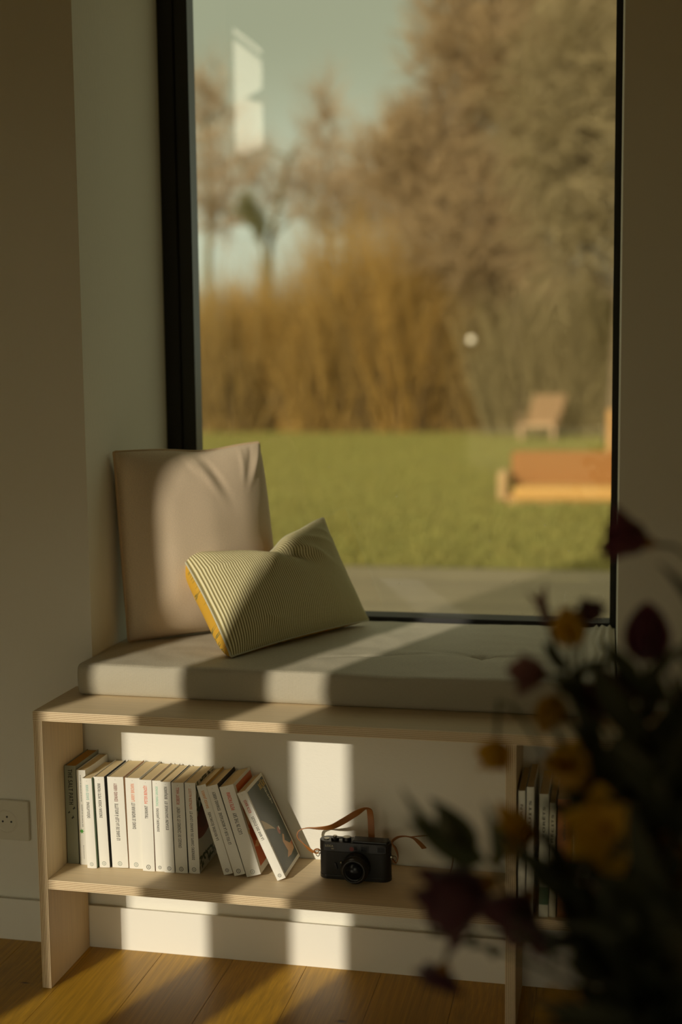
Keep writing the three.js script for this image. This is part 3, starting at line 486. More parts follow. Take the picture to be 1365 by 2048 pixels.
// ───────────────────────── garden ─────────────────────────
{ // lawn: wide gently uneven ground, in three tones of mown grass
  const tex = dataTexture(512, 512, (u, v) => {
    const a = perlin.noise(u * 9, v * 9, 1), b = perlin.noise(u * 60, v * 60, 3), c = perlin.noise(u * 190, v * 190, 5), k = 1 + 0.14 * a + 0.16 * b + 0.2 * c;
    return [0.53 * k, 0.49 * k * (1 + 0.04 * a), 0.26 * k];
  }); tex.repeat.set(6, 6);
  const g = new THREE.PlaneGeometry(160, 160, 160, 160).rotateX(-Math.PI / 2), p = g.attributes.position;
  for (let i = 0; i < p.count; i++) { const x = p.getX(i), z = p.getZ(i); p.setY(i, -0.1 + 0.05 * perlin.noise(x * 0.15, z * 0.15, 2) * THREE.MathUtils.smoothstep(Math.abs(z), 6, 12)); }
  g.computeVertexNormals();
  structMesh('lawn', g, mat(0xffffff, 0.95, { map: tex }), 'green mown lawn stretching from the deck to the trees');
  // short blades over the part of it in view
  const r = rng(12), tuft = [];
  for (let k = 0; k < 5; k++) { const a = k * 1.3, s = new THREE.BufferGeometry(), w = 0.006, hx = Math.cos(a) * 0.03, hz = Math.sin(a) * 0.03, wx = -Math.sin(a) * w, wz = Math.cos(a) * w; s.setAttribute('position', new THREE.Float32BufferAttribute([hx * 0.5 - wx, 0, hz * 0.5 - wz, hx * 0.5 + wx, 0, hz * 0.5 + wz, hx * 1.4, 0.075, hz * 1.4], 3)); s.setIndex([0, 1, 2]); s.computeVertexNormals(); tuft.push(s); }
  const N = 60000, im = new THREE.InstancedMesh(mergeGeometries(tuft), mat(C(0.21, 0.195, 0.045), 0.8, { side: THREE.DoubleSide }), N), m4 = new THREE.Matrix4(), q = new THREE.Quaternion(), s = V(), col = new THREE.Color();
  for (let k = 0; k < N; k++) { const z = -5.75 - 23 * Math.pow(r(), 1.3), x = -1.6 + (z + 5.7) * 0.36 + (r() - 0.4) * (7 + -z * 0.35); q.setFromAxisAngle(V(0, 1, 0), r() * 6.28); const f = 0.7 + 0.7 * r(); m4.compose(V(x, -0.105, z), q, s.set(f * 1.3, f, f * 1.3)); im.setMatrixAt(k, m4); const b = 0.8 + 0.4 * r(); im.setColorAt(k, col.setRGB(b * (0.95 + 0.15 * r()), b, b * 0.9)); }
  im.name = 'grass'; im.userData = { label: 'short green grass blades all over the lawn', category: 'grass', kind: 'stuff' }; shade(im); scene.add(im);
}
{ // timber deck outside the window
  const d = setting('deck', 'weathered grey timber deck outside the window');
  const t = dataTexture(512, 128, (u, v) => { const g = perlin.noise(u * 8, v * 60, 1), f = perlin.noise(u * 30, v * 14, 5), k = 1 + 0.14 * g + 0.1 * f; return [0.49 * k, 0.445 * k, 0.34 * k]; });
  const ms = [0.85, 0.95, 1.05].map((b) => mat(C(b, b, b), 0.8, { map: t })), r = rng(4), g = rounded(9.2, 0.028, 0.136, 0.003);
  for (let z = ZO - 0.09; z > -5.68; z -= 0.142) { const m = part('deck_board', g, ms[Math.floor(r() * 3)], d); m.position.set(-0.6, -0.055, z); }
  for (const x of [-4.8, -2.4, 0, 2.4, 3.6]) part('joist', box(0.06, 0.06, 4.7, x, -0.099, -3.3), ms[0], d);
}
{ // orange garden sofa on the lawn
  const wood = mat(C(0.40, 0.22, 0.07), 0.6), orange = mat(C(0.24, 0.098, 0.017), 0.85), pale = mat(C(0.46, 0.25, 0.062), 0.8);
  const t = thing('garden_sofa', 'orange cushioned garden sofa standing on the lawn at the right', 'sofa', [0.78, -0.1, -10.55]);
  const slant = (g, a, x, y, z) => g.rotateX(a).translate(x, y, z);
  part('base', rounded(1.45, 0.10, 0.52, 0.01).translate(0, 0.06, 0), wood, t);
  part('seat_cushion', rounded(1.38, 0.15, 0.55, 0.045, [14, 8, 10]).translate(0.02, 0.125, 0.02), pale, t, 'pale orange seat cushion');
  part('backrest', slant(rounded(1.44, 0.37, 0.12, 0.04, [14, 10, 8]), -0.22, 0, 0.345, -0.22), orange, t, 'deep orange back cushion');
  part('armrest', slant(rounded(0.10, 0.30, 0.40, 0.035, [8, 10, 10]), 0, -0.775, 0.20, 0.06), mat(C(0.40, 0.25, 0.10), 0.7), t, 'tan rounded armrest');
  part('armrest', slant(rounded(0.10, 0.30, 0.40, 0.035, [8, 10, 10]), 0, 0.775, 0.20, 0.06), mat(C(0.40, 0.25, 0.10), 0.7), t, 'tan rounded armrest');
  const frame = part('canopy_frame', rounded(0.07, 0.95, 0.07, 0.012).translate(0.275, 0.475, -0.33), mat(C(0.42, 0.22, 0.06), 0.6), t, 'upright orange post behind the sofa');
}
{ // pale garden chair far out on the lawn
  const w = mat(C(0.44, 0.28, 0.14), 0.7), t = thing('garden_chair', 'small pale wooden reclining chair far out on the lawn', 'chair', [-0.42, -0.1, -24.0]);
  const slat = rounded(0.7, 0.025, 0.09, 0.006);
  for (let k = 0; k < 6; k++) part('seat_slat', slat.clone().translate(0, 0.32 + 0.01 * k, 0.28 - k * 0.105), w, t);
  for (let k = 0; k < 7; k++) { const a = 0.9, g = slat.clone().rotateX(-a).translate(0.10 + 0.02 * k, 0.40 + 0.085 * k, -0.34 - 0.06 * k); part('back_slat', g, w, t); }
  for (const s of [-1, 1]) { part('leg', rounded(0.06, 0.34, 0.06, 0.01).translate(s * 0.33, 0.17, 0.26), w, t); part('leg', rounded(0.06, 0.34, 0.06, 0.01).translate(s * 0.33, 0.17, -0.3), w, t); part('armrest', rounded(0.09, 0.03, 0.66, 0.01).translate(s * 0.38, 0.52, -0.05), w, t); part('side_board', rounded(0.03, 0.16, 0.62, 0.008).translate(s * 0.36, 0.28, -0.02), w, t); }
}
// ── bare trees ──: a forking trunk, then boughs to points spread through the crown, each ending in a spray of twigs
function tree(name, label, category, [x, y, z], { trunk: path, trunkR, crown, seed, bark, twigMat, twigs = 6, twigLen = 0.7, twigR = 0.012, limbs = 7, droop = 0 }) {
  const t = thing(name, label, category, [x, y, z], 'bare spring trees behind the lawn'), r = rng(seed), tr = new Rods(), br = new Rods(), tw = new Rods(), nodes = [];
  const pts = path.map((q) => V(...q)), n = pts.length; tr.chain(pts, pts.map((_, i) => trunkR * (1 - 0.6 * i / (n - 1))), 9);
  pts.forEach((q, i) => { if (i >= n / 2) nodes.push([q, trunkR * (1 - 0.6 * i / (n - 1)) * 0.6]); });
  const inside = (e) => { let q; do q = V(r() * 2 - 1, r() * 2 - 1, r() * 2 - 1); while (q.lengthSq() > 1); q.multiplyScalar(0.35 + 0.65 * Math.pow(r(), 0.25)); return V(e[0] + q.x * e[3], e[1] + q.y * e[4], e[2] + q.z * e[5]); };
  const bough = (to, rad, minRad, mat_, keep) => {
    let best = null, bd = 1e9; for (const nd of nodes) { const d = nd[0].distanceTo(to) + 1.6 * Math.max(0, nd[0].y - to.y + 0.2); if (d < bd) { bd = d; best = nd; } }
    const a = best[0], R = Math.min(rad, best[1] * 0.75), len = a.distanceTo(to), c1 = a.clone().lerp(to, 0.35).add(V((r() - 0.5) * 0.2 * len, 0.10 * len, (r() - 0.5) * 0.2 * len)), c2 = a.clone().lerp(to, 0.72).add(V((r() - 0.5) * 0.16 * len, 0.05 * len, (r() - 0.5) * 0.16 * len)), q = [a, c1, c2, to], rr = [R, R * 0.8, R * 0.6, Math.max(minRad, R * 0.4)];
    mat_.chain(q, rr, keep ? 6 : 3); if (keep) for (let k = 1; k < 4; k++) nodes.push([q[k], rr[k]]); else if (nodes.length < 1400 && r() < 0.4) nodes.push([c2, rr[2]]);
    return to.clone().sub(c2).normalize();
  };
  for (const e of crown) for (let k = 0; k < limbs; k++) bough(inside([e[0], e[1], e[2], e[3] * 0.7, e[4] * 0.75, e[5] * 0.7]), trunkR * 0.42, 0.012, br, true);
  for (const e of crown) for (let k = 0; k < e[6]; k++) {
    const p = inside(e), d = bough(p, 0.028, 0.008, br, false);
    for (let j = 0; j < twigs; j++) { const td = d.clone().add(V(r() - 0.5, r() - 0.35 - droop, r() - 0.5).multiplyScalar(1.5)).normalize(), L = twigLen * (0.5 + r()), s0 = p.clone().addScaledVector(d, -0.3 * r()), m = s0.clone().addScaledVector(td, L * 0.5), c = m.clone().addScaledVector(td.add(V((r() - 0.5) * 0.6, 0.2 - 1.2 * droop, (r() - 0.5) * 0.6)).normalize(), L * 0.5); tw.rod(s0, m, twigR, twigR * 0.75, 3); tw.rod(m, c, twigR * 0.75, twigR * 0.4, 3); }
  }
  part('trunk', tr.geometry(), bark, t); part('branches', br.geometry(), bark, t).userData.kind = 'stuff'; part('twigs', tw.geometry(), twigMat, t).userData.kind = 'stuff'; return t;
}
const bark = mat(C(0.16, 0.115, 0.06), 0.9), barkGreen = mat(C(0.17, 0.15, 0.07), 0.9), twigTan = mat(C(0.38, 0.265, 0.13), 0.9), twigOlive = mat(C(0.32, 0.25, 0.12), 0.9), twigRed = mat(C(0.42, 0.30, 0.17), 0.9), twigGreen = mat(C(0.16, 0.155, 0.05), 0.9);
tree('bare_tree', 'huge bare twiggy tree filling the upper right of the window', 'tree', [-0.9, -0.1, -26], { trunk: [[0, 0, 0], [0.05, 1.4, 0], [-0.1, 2.8, 0.1], [0.1, 4.2, 0], [0, 5.6, 0]], trunkR: 0.20, seed: 21, bark, twigMat: twigTan, twigLen: 0.75, twigs: 7,
  crown: [[0.2, 8.3, 0, 2.9, 3.0, 2.0, 1350], [-2.3, 6.2, 0, 1.5, 1.3, 1.2, 300], [-0.2, 4.6, 0.3, 2.5, 1.9, 1.4, 640]] });
tree('bare_tree', 'bare twiggy tree with hanging twigs close to the right window frame', 'tree', [1.1, -0.1, -22], { trunk: [[0, 0, 0], [0.05, 1.2, 0], [0.1, 2.6, 0.1], [0, 3.8, 0]], trunkR: 0.15, seed: 5, bark, twigMat: twigOlive, twigLen: 0.8, droop: 0.45, crown: [[-0.5, 6.0, 0, 1.7, 3.4, 1.2, 820]] });
tree('bare_tree', 'brown bare tree rising behind the yellow shrubs, left of the huge tree', 'tree', [-4.2, -0.1, -30.5], { trunk: [[0, 0, 0], [0.05, 1.6, 0], [0.2, 3.2, 0.1], [0.3, 4.6, 0]], trunkR: 0.12, seed: 44, bark, twigMat: twigRed, twigLen: 0.9, twigR: 0.010, crown: [[0.5, 6.0, 0, 1.6, 1.4, 0.9, 210]] });
tree('bare_tree', 'thin forked bare tree standing against the pale sky', 'tree', [-7.95, -0.1, -30.0], { trunk: [[0, 0, 0], [0.05, 2, 0], [0.12, 3.8, 0], [0.2, 5.0, 0], [0.45, 6.0, 0], [0.75, 7.1, 0]], trunkR: 0.14, seed: 15, bark: barkGreen, twigMat: twigRed, twigLen: 0.8, twigs: 5, twigR: 0.008, limbs: 5, crown: [[0.95, 6.4, 0, 1.6, 1.4, 0.8, 100], [-0.45, 6.9, 0, 0.6, 1.2, 0.5, 40]] });
tree('bare_tree', 'olive ivy-clad young tree just left of the forked trunk', 'tree', [-7.86, -0.1, -29.6], { trunk: [[0, 0, 0], [0.05, 2, 0], [0.06, 3.8, 0], [0.0, 4.7, 0], [-0.2, 5.3, 0]], trunkR: 0.08, seed: 16, bark: barkGreen, twigMat: twigGreen, twigLen: 0.35, twigs: 6, limbs: 3, crown: [[-0.12, 5.3, 0, 0.2, 0.45, 0.25, 26], [-0.36, 5.75, 0, 0.34, 0.38, 0.3, 40]] });
tree('bare_tree', 'slender bare tree leaning right, next to the forked one', 'tree', [-6.35, -0.1, -31.0], { trunk: [[0, 0, 0], [0.1, 2, 0], [0.3, 4.2, 0], [0.7, 5.5, 0], [0.9, 6.6, 0]], trunkR: 0.11, seed: 61, bark: barkGreen, twigMat: twigRed, twigLen: 0.8, twigs: 5, twigR: 0.008, limbs: 5, crown: [[0.85, 5.9, 0, 1.2, 1.4, 0.7, 95]] });
tree('bare_tree', 'tall pale bare tree at the left window frame', 'tree', [-9.75, -0.1, -30.5], { trunk: [[0, 0, 0], [0.1, 2.4, 0], [0.1, 4.4, 0], [0.2, 6.2, 0], [0.1, 8.2, 0]], trunkR: 0.13, seed: 82, bark: barkGreen, twigMat: twigRed, twigLen: 0.9, twigR: 0.009, limbs: 6, crown: [[0.1, 7.6, 0, 0.95, 2.7, 0.8, 150], [0.5, 5.9, 0, 0.9, 1.2, 0.6, 60]] });
tree('bare_tree', 'faint bare tree in the middle distance with a narrow brown crown', 'tree', [-7.6, -0.1, -36.0], { trunk: [[0, 0, 0], [0, 3, 0], [0.1, 5.6, 0], [0, 8.0, 0]], trunkR: 0.10, seed: 93, bark, twigMat: twigRed, twigLen: 0.9, twigR: 0.010, crown: [[0.05, 9.2, 0, 0.55, 1.5, 0.6, 55], [0.8, 7.0, 0, 2.8, 1.7, 1.0, 200]] });
// ── stem shrubs: fans of thin shoots ──
function shrub(name, label, [x, y, z], { n, h, w, lean = 0.45, r0 = 0.02, seed, m, dark }, group) {
  const t = thing(name, label, 'shrub', [x, y, z], group), r = rng(seed);
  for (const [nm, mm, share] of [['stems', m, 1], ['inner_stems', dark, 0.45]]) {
    const rods = new Rods();
    for (let k = 0; k < n * share; k++) {
      const a = r() * 6.2832, q = Math.sqrt(r()), base = V(Math.cos(a) * q * w * 0.55, 0, Math.sin(a) * q * w * 0.4), L = h * (0.42 + 0.58 * Math.pow(r(), 0.8)) * (nm === 'stems' ? 1 : 0.6), az = a + (r() - 0.5) * 1.6, le = lean * q * (0.4 + r());
      let p = base.clone(), d = V(Math.cos(az) * le, 1, Math.sin(az) * le).normalize(); const rr = r0 * (0.6 + 0.7 * r());
      for (let j = 0; j < 3; j++) { d.add(V((r() - 0.5) * 0.22, 0.06, (r() - 0.5) * 0.22)).normalize(); const e = p.clone().addScaledVector(d, L / 3); rods.rod(p, e, rr * (1 - j * 0.28), rr * (1 - (j + 1) * 0.28), 3); if (j) { const sd = d.clone().add(V((r() - 0.5) * 1.1, 0, (r() - 0.5) * 1.1)).normalize(); rods.rod(p, p.clone().addScaledVector(sd, L * 0.22), rr * 0.6, rr * 0.25, 3); } p = e; }
    }
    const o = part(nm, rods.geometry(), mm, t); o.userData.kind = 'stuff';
  }
  return t;
}
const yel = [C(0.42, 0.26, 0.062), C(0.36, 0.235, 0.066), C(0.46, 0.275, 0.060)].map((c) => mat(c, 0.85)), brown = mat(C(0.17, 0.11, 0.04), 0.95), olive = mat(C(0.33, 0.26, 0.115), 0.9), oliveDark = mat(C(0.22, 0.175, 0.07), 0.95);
const gy = 'yellow-stemmed willow shrubs along the lawn edge', go = 'olive-brown shrubs at the right lawn edge';
[[-9.6, -28.6, 3.9, 1.9, 'yellow willow shrub at the left window frame'], [-8.2, -28.3, 3.8, 1.9, 'yellow willow shrub, second from the left frame'], [-7.0, -28.7, 3.5, 1.8, 'lower yellow willow shrub below the forked tree'], [-5.9, -28.2, 4.1, 1.9, 'yellow willow shrub beneath the slender leaning tree'], [-4.7, -28.5, 5.3, 2.0, 'tallest bright orange-yellow willow shrub in the middle'], [-3.7, -28.2, 5.3, 1.9, 'orange-yellow willow shrub just right of the tallest one'], [-2.7, -28.6, 5.0, 1.8, 'yellow willow shrub behind the white spot'], [-1.7, -28.0, 4.2, 1.9, 'last yellow willow shrub before the olive ones']]
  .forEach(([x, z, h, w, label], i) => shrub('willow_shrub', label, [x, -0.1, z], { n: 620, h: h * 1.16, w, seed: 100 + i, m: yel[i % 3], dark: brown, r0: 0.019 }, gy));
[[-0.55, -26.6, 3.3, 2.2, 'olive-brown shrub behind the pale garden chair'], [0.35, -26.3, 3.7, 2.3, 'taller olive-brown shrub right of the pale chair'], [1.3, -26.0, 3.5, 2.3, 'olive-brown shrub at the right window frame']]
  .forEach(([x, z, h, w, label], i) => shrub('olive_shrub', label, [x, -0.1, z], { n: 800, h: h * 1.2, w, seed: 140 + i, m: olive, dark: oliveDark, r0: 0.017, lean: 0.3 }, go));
{ const t = thing('white_spot', 'small round white spot among the yellow shrub stems', 'ornament', [-1.924, 2.05, -25.2]); part('ball', new THREE.SphereGeometry(0.085, 20, 14), mat(C(0.95, 0.86, 0.66), 0.35), t); const w = new Rods(); w.rod(V(0, 0.08, 0), V(0.05, 2.4, -0.6), 0.006, 0.006, 4); part('cord', w.geometry(), bark, t); }  // white sphere and thin line standing for a small round white spot
{ // dense foliage block, unseen behind the house, placed to darken the reflection in the glass
  const g = new THREE.BoxGeometry(9, 4.4, 1.6, 60, 26, 8), p = g.attributes.position; for (let i = 0; i < p.count; i++) { const x = p.getX(i), y = p.getY(i), z = p.getZ(i), k = 0.35 * perlin.noise(x * 0.8, y * 0.8, z * 0.8) + 0.16 * perlin.noise(x * 3, y * 3, z * 3); p.setXYZ(i, x + k * 0.4, y + k * (y > 0 ? 0.8 : 0), z + k * Math.sign(z)); } g.computeVertexNormals(); g.translate(0, 2.2, 0);
  const t = thing('unseen_hedge', 'long clipped bank of dark green leaves, unseen behind the house, placed to darken the reflection', 'unseen_hedge', [-5.5, -0.15, 14]); part('foliage', g, mat(C(0.05, 0.06, 0.022), 0.95), t);
}

// ───────────────────────── bouquet in the foreground ─────────────────────────
{
  const t = thing('unseen_sideboard', 'unseen low dark wooden sideboard under the flower vase, placed to shade the right compartment', 'sideboard', [1.76, 0, 1.0]);  // out of view, holds the vase and blocks low light from the right compartment
  const w = mat(C(0.10, 0.065, 0.03), 0.6), W = 1.56, D = 0.40;
  part('top', rounded(W, 0.022, D, 0.003).translate(0, 0.409, 0), w, t); part('plinth', rounded(W - 0.06, 0.04, D - 0.05, 0.002).translate(0, 0.02, 0), w, t);
  for (const sx of [-1, 1]) part('side_panel', rounded(0.02, 0.357, D - 0.02, 0.002).translate(sx * (W / 2 - 0.02), 0.219, 0), w, t);
  part('back_panel', rounded(W - 0.06, 0.355, 0.012, 0.002).translate(0, 0.219, -D / 2 + 0.03), w, t);
  for (let k = 0; k < 3; k++) { const x = (k - 1) * 0.505, d = part('door', rounded(0.495, 0.348, 0.018, 0.003).translate(x, 0.218, D / 2 - 0.02), w, t); part('knob', new THREE.SphereGeometry(0.011, 16, 12).translate(x + 0.2, 0.25, D / 2 - 0.003), w, d); }
  const v = thing('vase', 'dark stoneware vase hidden under the bouquet', 'vase', [1.12, 0.4205, 0.97]);
  part('body', new THREE.LatheGeometry([[0, 0.001], [0.05, 0.001], [0.062, 0.008], [0.066, 0.022], [0.058, 0.042], [0.046, 0.054], [0.049, 0.062], [0.046, 0.062], [0.042, 0.054], [0.053, 0.041], [0.060, 0.024], [0.055, 0.012], [0, 0.006]].map((q) => new THREE.Vector2(...q)), 48), mat(C(0.03, 0.026, 0.02), 0.5), v);
}
const MOUTH = V(1.12, 0.478, 0.97), petalMat = (c, tr = 0.3) => phys(c, 0.75, { side: THREE.DoubleSide, transmission: tr, thickness: 0 });
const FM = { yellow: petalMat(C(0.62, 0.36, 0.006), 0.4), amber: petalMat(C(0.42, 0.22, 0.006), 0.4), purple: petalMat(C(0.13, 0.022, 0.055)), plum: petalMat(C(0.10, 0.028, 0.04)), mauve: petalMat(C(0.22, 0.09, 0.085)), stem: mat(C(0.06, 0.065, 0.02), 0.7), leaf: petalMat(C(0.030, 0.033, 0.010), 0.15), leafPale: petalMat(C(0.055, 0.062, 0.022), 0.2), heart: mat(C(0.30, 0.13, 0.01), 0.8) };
function petalGeo(len, wid, cup, curl, tip = 1) {            // grows along +y, hollow side towards +z
  return gridSurface(8, 10, (u, v) => { const a = (u - 0.5) * 2, s = Math.pow(Math.sin(Math.PI * Math.min(0.999, Math.pow(v, 0.75) * 0.94 + 0.05)), 0.7) * (tip === 1 ? 1 : Math.pow(1 - v, 0.25)); const x = a * wid / 2 * s; return V(x, v * len * Math.cos(curl * v * 0.5), cup * a * a * wid * 0.5 * s - Math.sin(curl * v) * len * 0.35 * v); });
}
const PG = { round: petalGeo(0.026, 0.026, 0.6, 0.5), long: petalGeo(0.040, 0.030, 0.7, -0.5), leaf: petalGeo(0.055, 0.016, 0.5, 0.5, 2), bigLeaf: petalGeo(0.075, 0.030, 0.4, 0.6, 2), small: petalGeo(0.016, 0.012, 0.7, 0.3) };
const up = V(0, 1, 0);
function orient(o, dir, spin = 0) { o.quaternion.setFromUnitVectors(up, dir.clone().normalize()).multiply(new THREE.Quaternion().setFromAxisAngle(up, spin)); return o; }
function flower(name, label, head, dir, { petal, n, open, m, scale = 1, rows = 1, center = true, leaves = 1, seed, group }) {
  scale *= 1.3; const r = rng(seed), foot = MOUTH.clone().add(V((r() - 0.5) * 0.05, -0.045, (r() - 0.5) * 0.05)), t = thing(name, label, 'flower', foot.toArray(), group), H = head.clone().sub(foot), D = dir.clone().normalize();
  const lip = MOUTH.clone().sub(foot).add(V((r() - 0.5) * 0.05, 0.03, (r() - 0.5) * 0.05)), mid = lip.clone().lerp(H, 0.55).add(V((r() - 0.5) * 0.03, 0.05, (r() - 0.5) * 0.03)), pre = H.clone().addScaledVector(D, -0.03 * scale), curve = new THREE.CatmullRomCurve3([V(0, 0, 0), lip, mid, pre, H]);
  part('stem', new THREE.TubeGeometry(curve, 26, 0.0021, 6), FM.stem, t);
  for (let q = 0; q < rows; q++) for (let k = 0; k < n; k++) {
    const a = (k + q * 0.5) / n * 6.2832 + r() * 0.25, o = open * (0.85 + 0.3 * r()) * (q ? 0.6 : 1), f = orient(new THREE.Object3D(), D), local = V(Math.sin(a) * Math.sin(o), Math.cos(o), Math.cos(a) * Math.sin(o)), inward = V(-Math.sin(a) * Math.cos(o), Math.sin(o), -Math.cos(a) * Math.cos(o));
    const y = local.clone().applyQuaternion(f.quaternion), z = inward.clone().applyQuaternion(f.quaternion), x = y.clone().cross(z), p = part('petal', petal, m, t); p.quaternion.setFromRotationMatrix(new THREE.Matrix4().makeBasis(x, y, z)); p.position.copy(H).addScaledVector(y, 0.002); p.scale.setScalar(scale * (0.9 + 0.2 * r()));
  }
  if (center) part('flower_heart', new THREE.SphereGeometry(0.006 * scale, 14, 10).scale(1, 0.8, 1).translate(H.x + D.x * 0.003, H.y + D.y * 0.003, H.z + D.z * 0.003), FM.heart, t);
  for (let k = 0; k < leaves; k++) { const u = 0.45 + 0.4 * r(), q = part('leaf', r() < 0.5 ? PG.leaf : PG.bigLeaf, FM.leaf, t), a = r() * 6.2832; orient(q, V(Math.cos(a), 0.5, Math.sin(a)), r() * 6); q.position.copy(curve.getPoint(u)); }
  return t;
}
const yg = 'yellow flowers of the bouquet', pg = 'purple flowers of the bouquet';
flower('yellow_flower', 'yellow flower at the top of the bouquet, in front of the cushion', V(1.013, 0.884, 0.887), V(-0.1, 0.9, 0.2), { petal: PG.long, n: 6, open: 0.32, m: FM.yellow, scale: 0.85, seed: 1, center: false, group: yg });
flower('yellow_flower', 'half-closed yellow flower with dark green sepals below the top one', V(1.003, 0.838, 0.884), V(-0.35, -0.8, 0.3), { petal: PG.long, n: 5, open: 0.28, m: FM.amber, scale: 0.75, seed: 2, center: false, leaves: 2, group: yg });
flower('yellow_flower', 'single small yellow flower hanging at the left over the bench edge', V(0.940, 0.786, 0.866), V(-0.1, -1, 0.1), { petal: PG.round, n: 4, open: 0.30, m: FM.yellow, scale: 1.05, seed: 3, center: false, leaves: 0, group: yg });
flower('yellow_flower', 'yellow flower with upturned petals above the largest one', V(1.021, 0.764, 0.949), V(-0.2, 0.8, 0.5), { petal: PG.long, n: 5, open: 0.55, m: FM.yellow, scale: 0.95, seed: 4, group: yg });
flower('yellow_flower', 'largest open yellow flower in the middle of the bouquet', V(1.049, 0.742, 0.985), V(-0.1, 0.25, 1), { petal: PG.long, n: 6, open: 1.25, m: FM.yellow, scale: 0.85, seed: 5, group: yg });
flower('yellow_flower', 'yellow flower seen from the side next to the bench divider', V(0.985, 0.706, 0.914), V(-0.9, 0.15, 0.3), { petal: PG.long, n: 5, open: 0.9, m: FM.yellow, scale: 0.95, seed: 6, group: yg });
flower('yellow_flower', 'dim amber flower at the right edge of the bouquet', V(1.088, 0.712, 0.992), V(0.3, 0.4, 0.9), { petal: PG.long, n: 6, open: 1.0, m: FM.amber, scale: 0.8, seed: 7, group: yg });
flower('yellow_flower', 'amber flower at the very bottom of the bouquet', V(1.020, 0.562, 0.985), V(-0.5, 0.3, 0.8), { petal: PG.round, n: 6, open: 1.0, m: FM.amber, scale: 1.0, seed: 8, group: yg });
flower('purple_flower', 'large purple flower at the top right in front of the wall', V(1.088, 0.984, 0.860), V(-0.9, 0.25, 0.2), { petal: PG.long, n: 6, open: 0.75, m: FM.purple, scale: 0.95, seed: 11, group: pg });
flower('purple_flower', 'slim pinkish purple bud rising left of the top yellow flower', V(0.990, 0.895, 0.842), V(-0.3, 0.95, 0), { petal: PG.leaf, n: 3, open: 0.16, m: FM.mauve, scale: 0.6, seed: 12, center: false, leaves: 0, group: pg });
flower('purple_flower', 'dark plum bud directly right of the top yellow flower', V(1.028, 0.905, 0.880), V(0.2, 0.9, 0.1), { petal: PG.round, n: 5, open: 0.4, m: FM.plum, scale: 0.8, seed: 13, center: false, leaves: 0, group: pg });
flower('purple_flower', 'mauve flower opening left below the top yellow flower', V(0.992, 0.858, 0.895), V(-0.7, 0.2, 0.5), { petal: PG.long, n: 5, open: 0.9, m: FM.mauve, scale: 0.7, seed: 14, group: pg });
flower('purple_flower', 'tall plum flower against the wall right of the window', V(1.083, 0.868, 0.873), V(0.05, 1, 0), { petal: PG.long, n: 6, open: 0.35, m: FM.purple, scale: 1.05, seed: 15, center: false, group: pg });
flower('purple_flower', 'plum flower facing the viewer below the tall plum one', V(1.060, 0.838, 0.884), V(-0.3, 0.3, 0.9), { petal: PG.long, n: 6, open: 1.0, m: FM.plum, scale: 0.75, seed: 16, group: pg });
flower('purple_flower', 'big drooping dark purple flower right of the camera', V(0.944, 0.682, 0.978), V(-0.85, -0.4, 0.25), { petal: PG.long, n: 7, open: 0.9, m: FM.plum, scale: 1.35, rows: 2, seed: 17, leaves: 2, group: pg });
flower('purple_flower', 'dark purple flower between the big drooping one and the divider', V(0.982, 0.676, 0.985), V(-0.5, -0.5, 0.6), { petal: PG.long, n: 6, open: 1.0, m: FM.plum, scale: 1.1, seed: 19, group: pg });
flower('purple_flower', 'small brownish flower hanging low in front of the floor', V(0.903, 0.603, 0.990), V(-0.3, -0.9, 0.1), { petal: PG.round, n: 6, open: 0.9, m: FM.plum, scale: 0.85, seed: 18, group: pg });
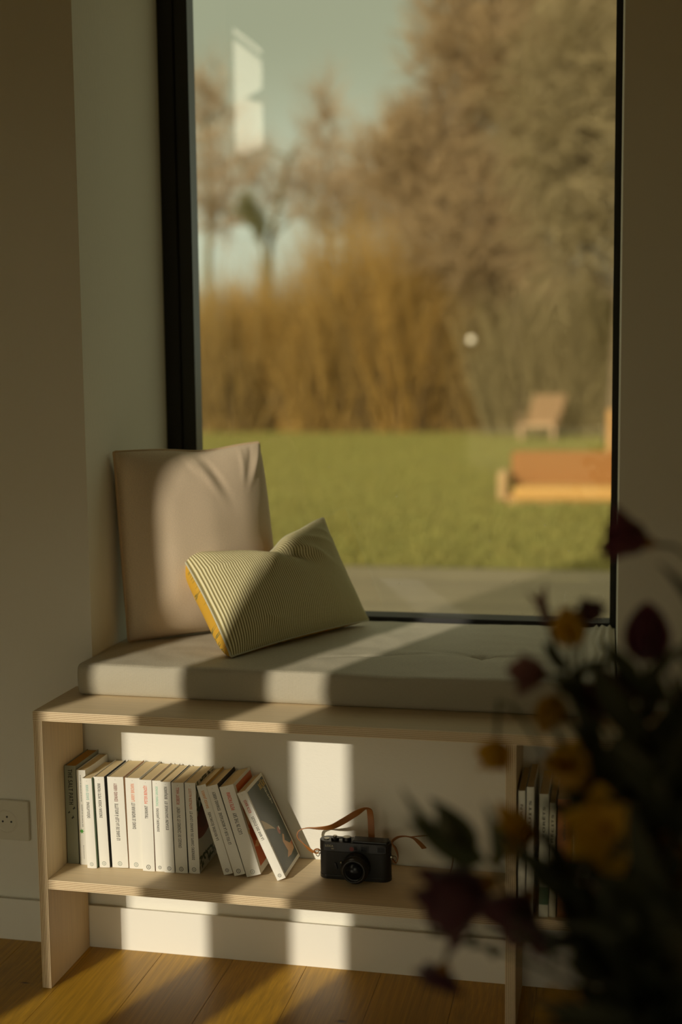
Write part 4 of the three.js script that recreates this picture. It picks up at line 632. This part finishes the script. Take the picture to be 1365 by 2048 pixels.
function sprig(label, tip, n, geo, m, seed, from = 0.35) {
  const r = rng(seed), foot = MOUTH.clone().add(V((r() - 0.5) * 0.05, -0.045, (r() - 0.5) * 0.05)), t = thing('leafy_sprig', label, 'foliage sprig', foot.toArray(), 'dark leafy sprigs of the bouquet'), H = tip.clone().sub(foot), lip = MOUTH.clone().sub(foot).add(V((r() - 0.5) * 0.05, 0.03, (r() - 0.5) * 0.05));
  const curve = new THREE.CatmullRomCurve3([V(0, 0, 0), lip, lip.clone().lerp(H, 0.5).add(V(0, 0.03, 0)), H]);
  part('stem', new THREE.TubeGeometry(curve, 24, 0.0019, 6), FM.stem, t);
  for (let k = 0; k < n; k++) { const u = from + (1 - from) * (k + 0.7) / n, q = part('leaf', geo, m, t), tg = curve.getTangent(Math.min(u, 1)), a = k * 2.4 + r(); orient(q, tg.clone().add(V(Math.cos(a), 0.3 * r(), Math.sin(a)).multiplyScalar(0.9)), r() * 6.28); q.position.copy(curve.getPoint(Math.min(u, 1))); q.scale.setScalar(0.8 + 0.5 * r()); }
}
[['large green leaf sprig at the left, above the drooping purple flower', V(0.909, 0.722, 0.981), 5, PG.bigLeaf, FM.leafPale, 0.87], ['thin sprig of small leaves low at the left', V(0.885, 0.613, 0.945), 6, PG.small, FM.leafPale, 0.8], ['dark sprig below the half-closed yellow flower', V(1.02, 0.835, 0.895), 12, PG.leaf, FM.leaf, 0.5], ['dark leafy sprig in the middle behind the largest yellow flower', V(1.035, 0.78, 0.93), 16, PG.bigLeaf, FM.leaf, 0.4], ['leafy sprig at the right edge, level with the bench top', V(1.115, 0.84, 0.95), 18, PG.bigLeaf, FM.leaf, 0.35], ['tall leafy sprig in the right corner beside the tall plum flower', V(1.128, 0.93, 0.93), 18, PG.leaf, FM.leaf, 0.4], ['broad leafy sprig in front of the amber flower', V(1.10, 0.70, 1.04), 18, PG.bigLeaf, FM.leaf, 0.3], ['leafy sprig spreading low to the left over the divider', V(0.995, 0.64, 0.99), 14, PG.bigLeaf, FM.leaf, 0.35], ['dark sprig filling the bottom right corner', V(1.10, 0.60, 1.05), 16, PG.bigLeaf, FM.leaf, 0.2], ['dark sprig at the bottom beneath the largest yellow flower', V(1.055, 0.66, 1.02), 16, PG.bigLeaf, FM.leaf, 0.3], ['leafy sprig bending over the far right side', V(1.15, 0.78, 1.0), 18, PG.bigLeaf, FM.leaf, 0.3], ['leafy sprig rising beside the largest yellow flower, right of it', V(1.085, 0.80, 0.99), 20, PG.bigLeaf, FM.leaf, 0.35], ['leafy sprig in front of the right edge, below the amber flower', V(1.125, 0.66, 1.06), 20, PG.bigLeaf, FM.leaf, 0.25], ['leafy sprig reaching toward the viewer at the lower right', V(1.075, 0.585, 1.09), 18, PG.bigLeaf, FM.leaf, 0.2], ['leafy sprig behind the plum flower facing the viewer', V(1.075, 0.86, 0.92), 18, PG.bigLeaf, FM.leaf, 0.4], ['leafy sprig under the yellow flower by the divider', V(1.01, 0.69, 0.98), 16, PG.bigLeaf, FM.leaf, 0.3],
 ['short sprig at the foot of the bouquet', V(1.02, 0.57, 1.0), 12, PG.leaf, FM.leaf, 0.3]]
  .forEach(([label, tip, n, geo, m, from], i) => sprig(label, tip, n, geo, m, 300 + i, from));

renderer.render(scene, camera);
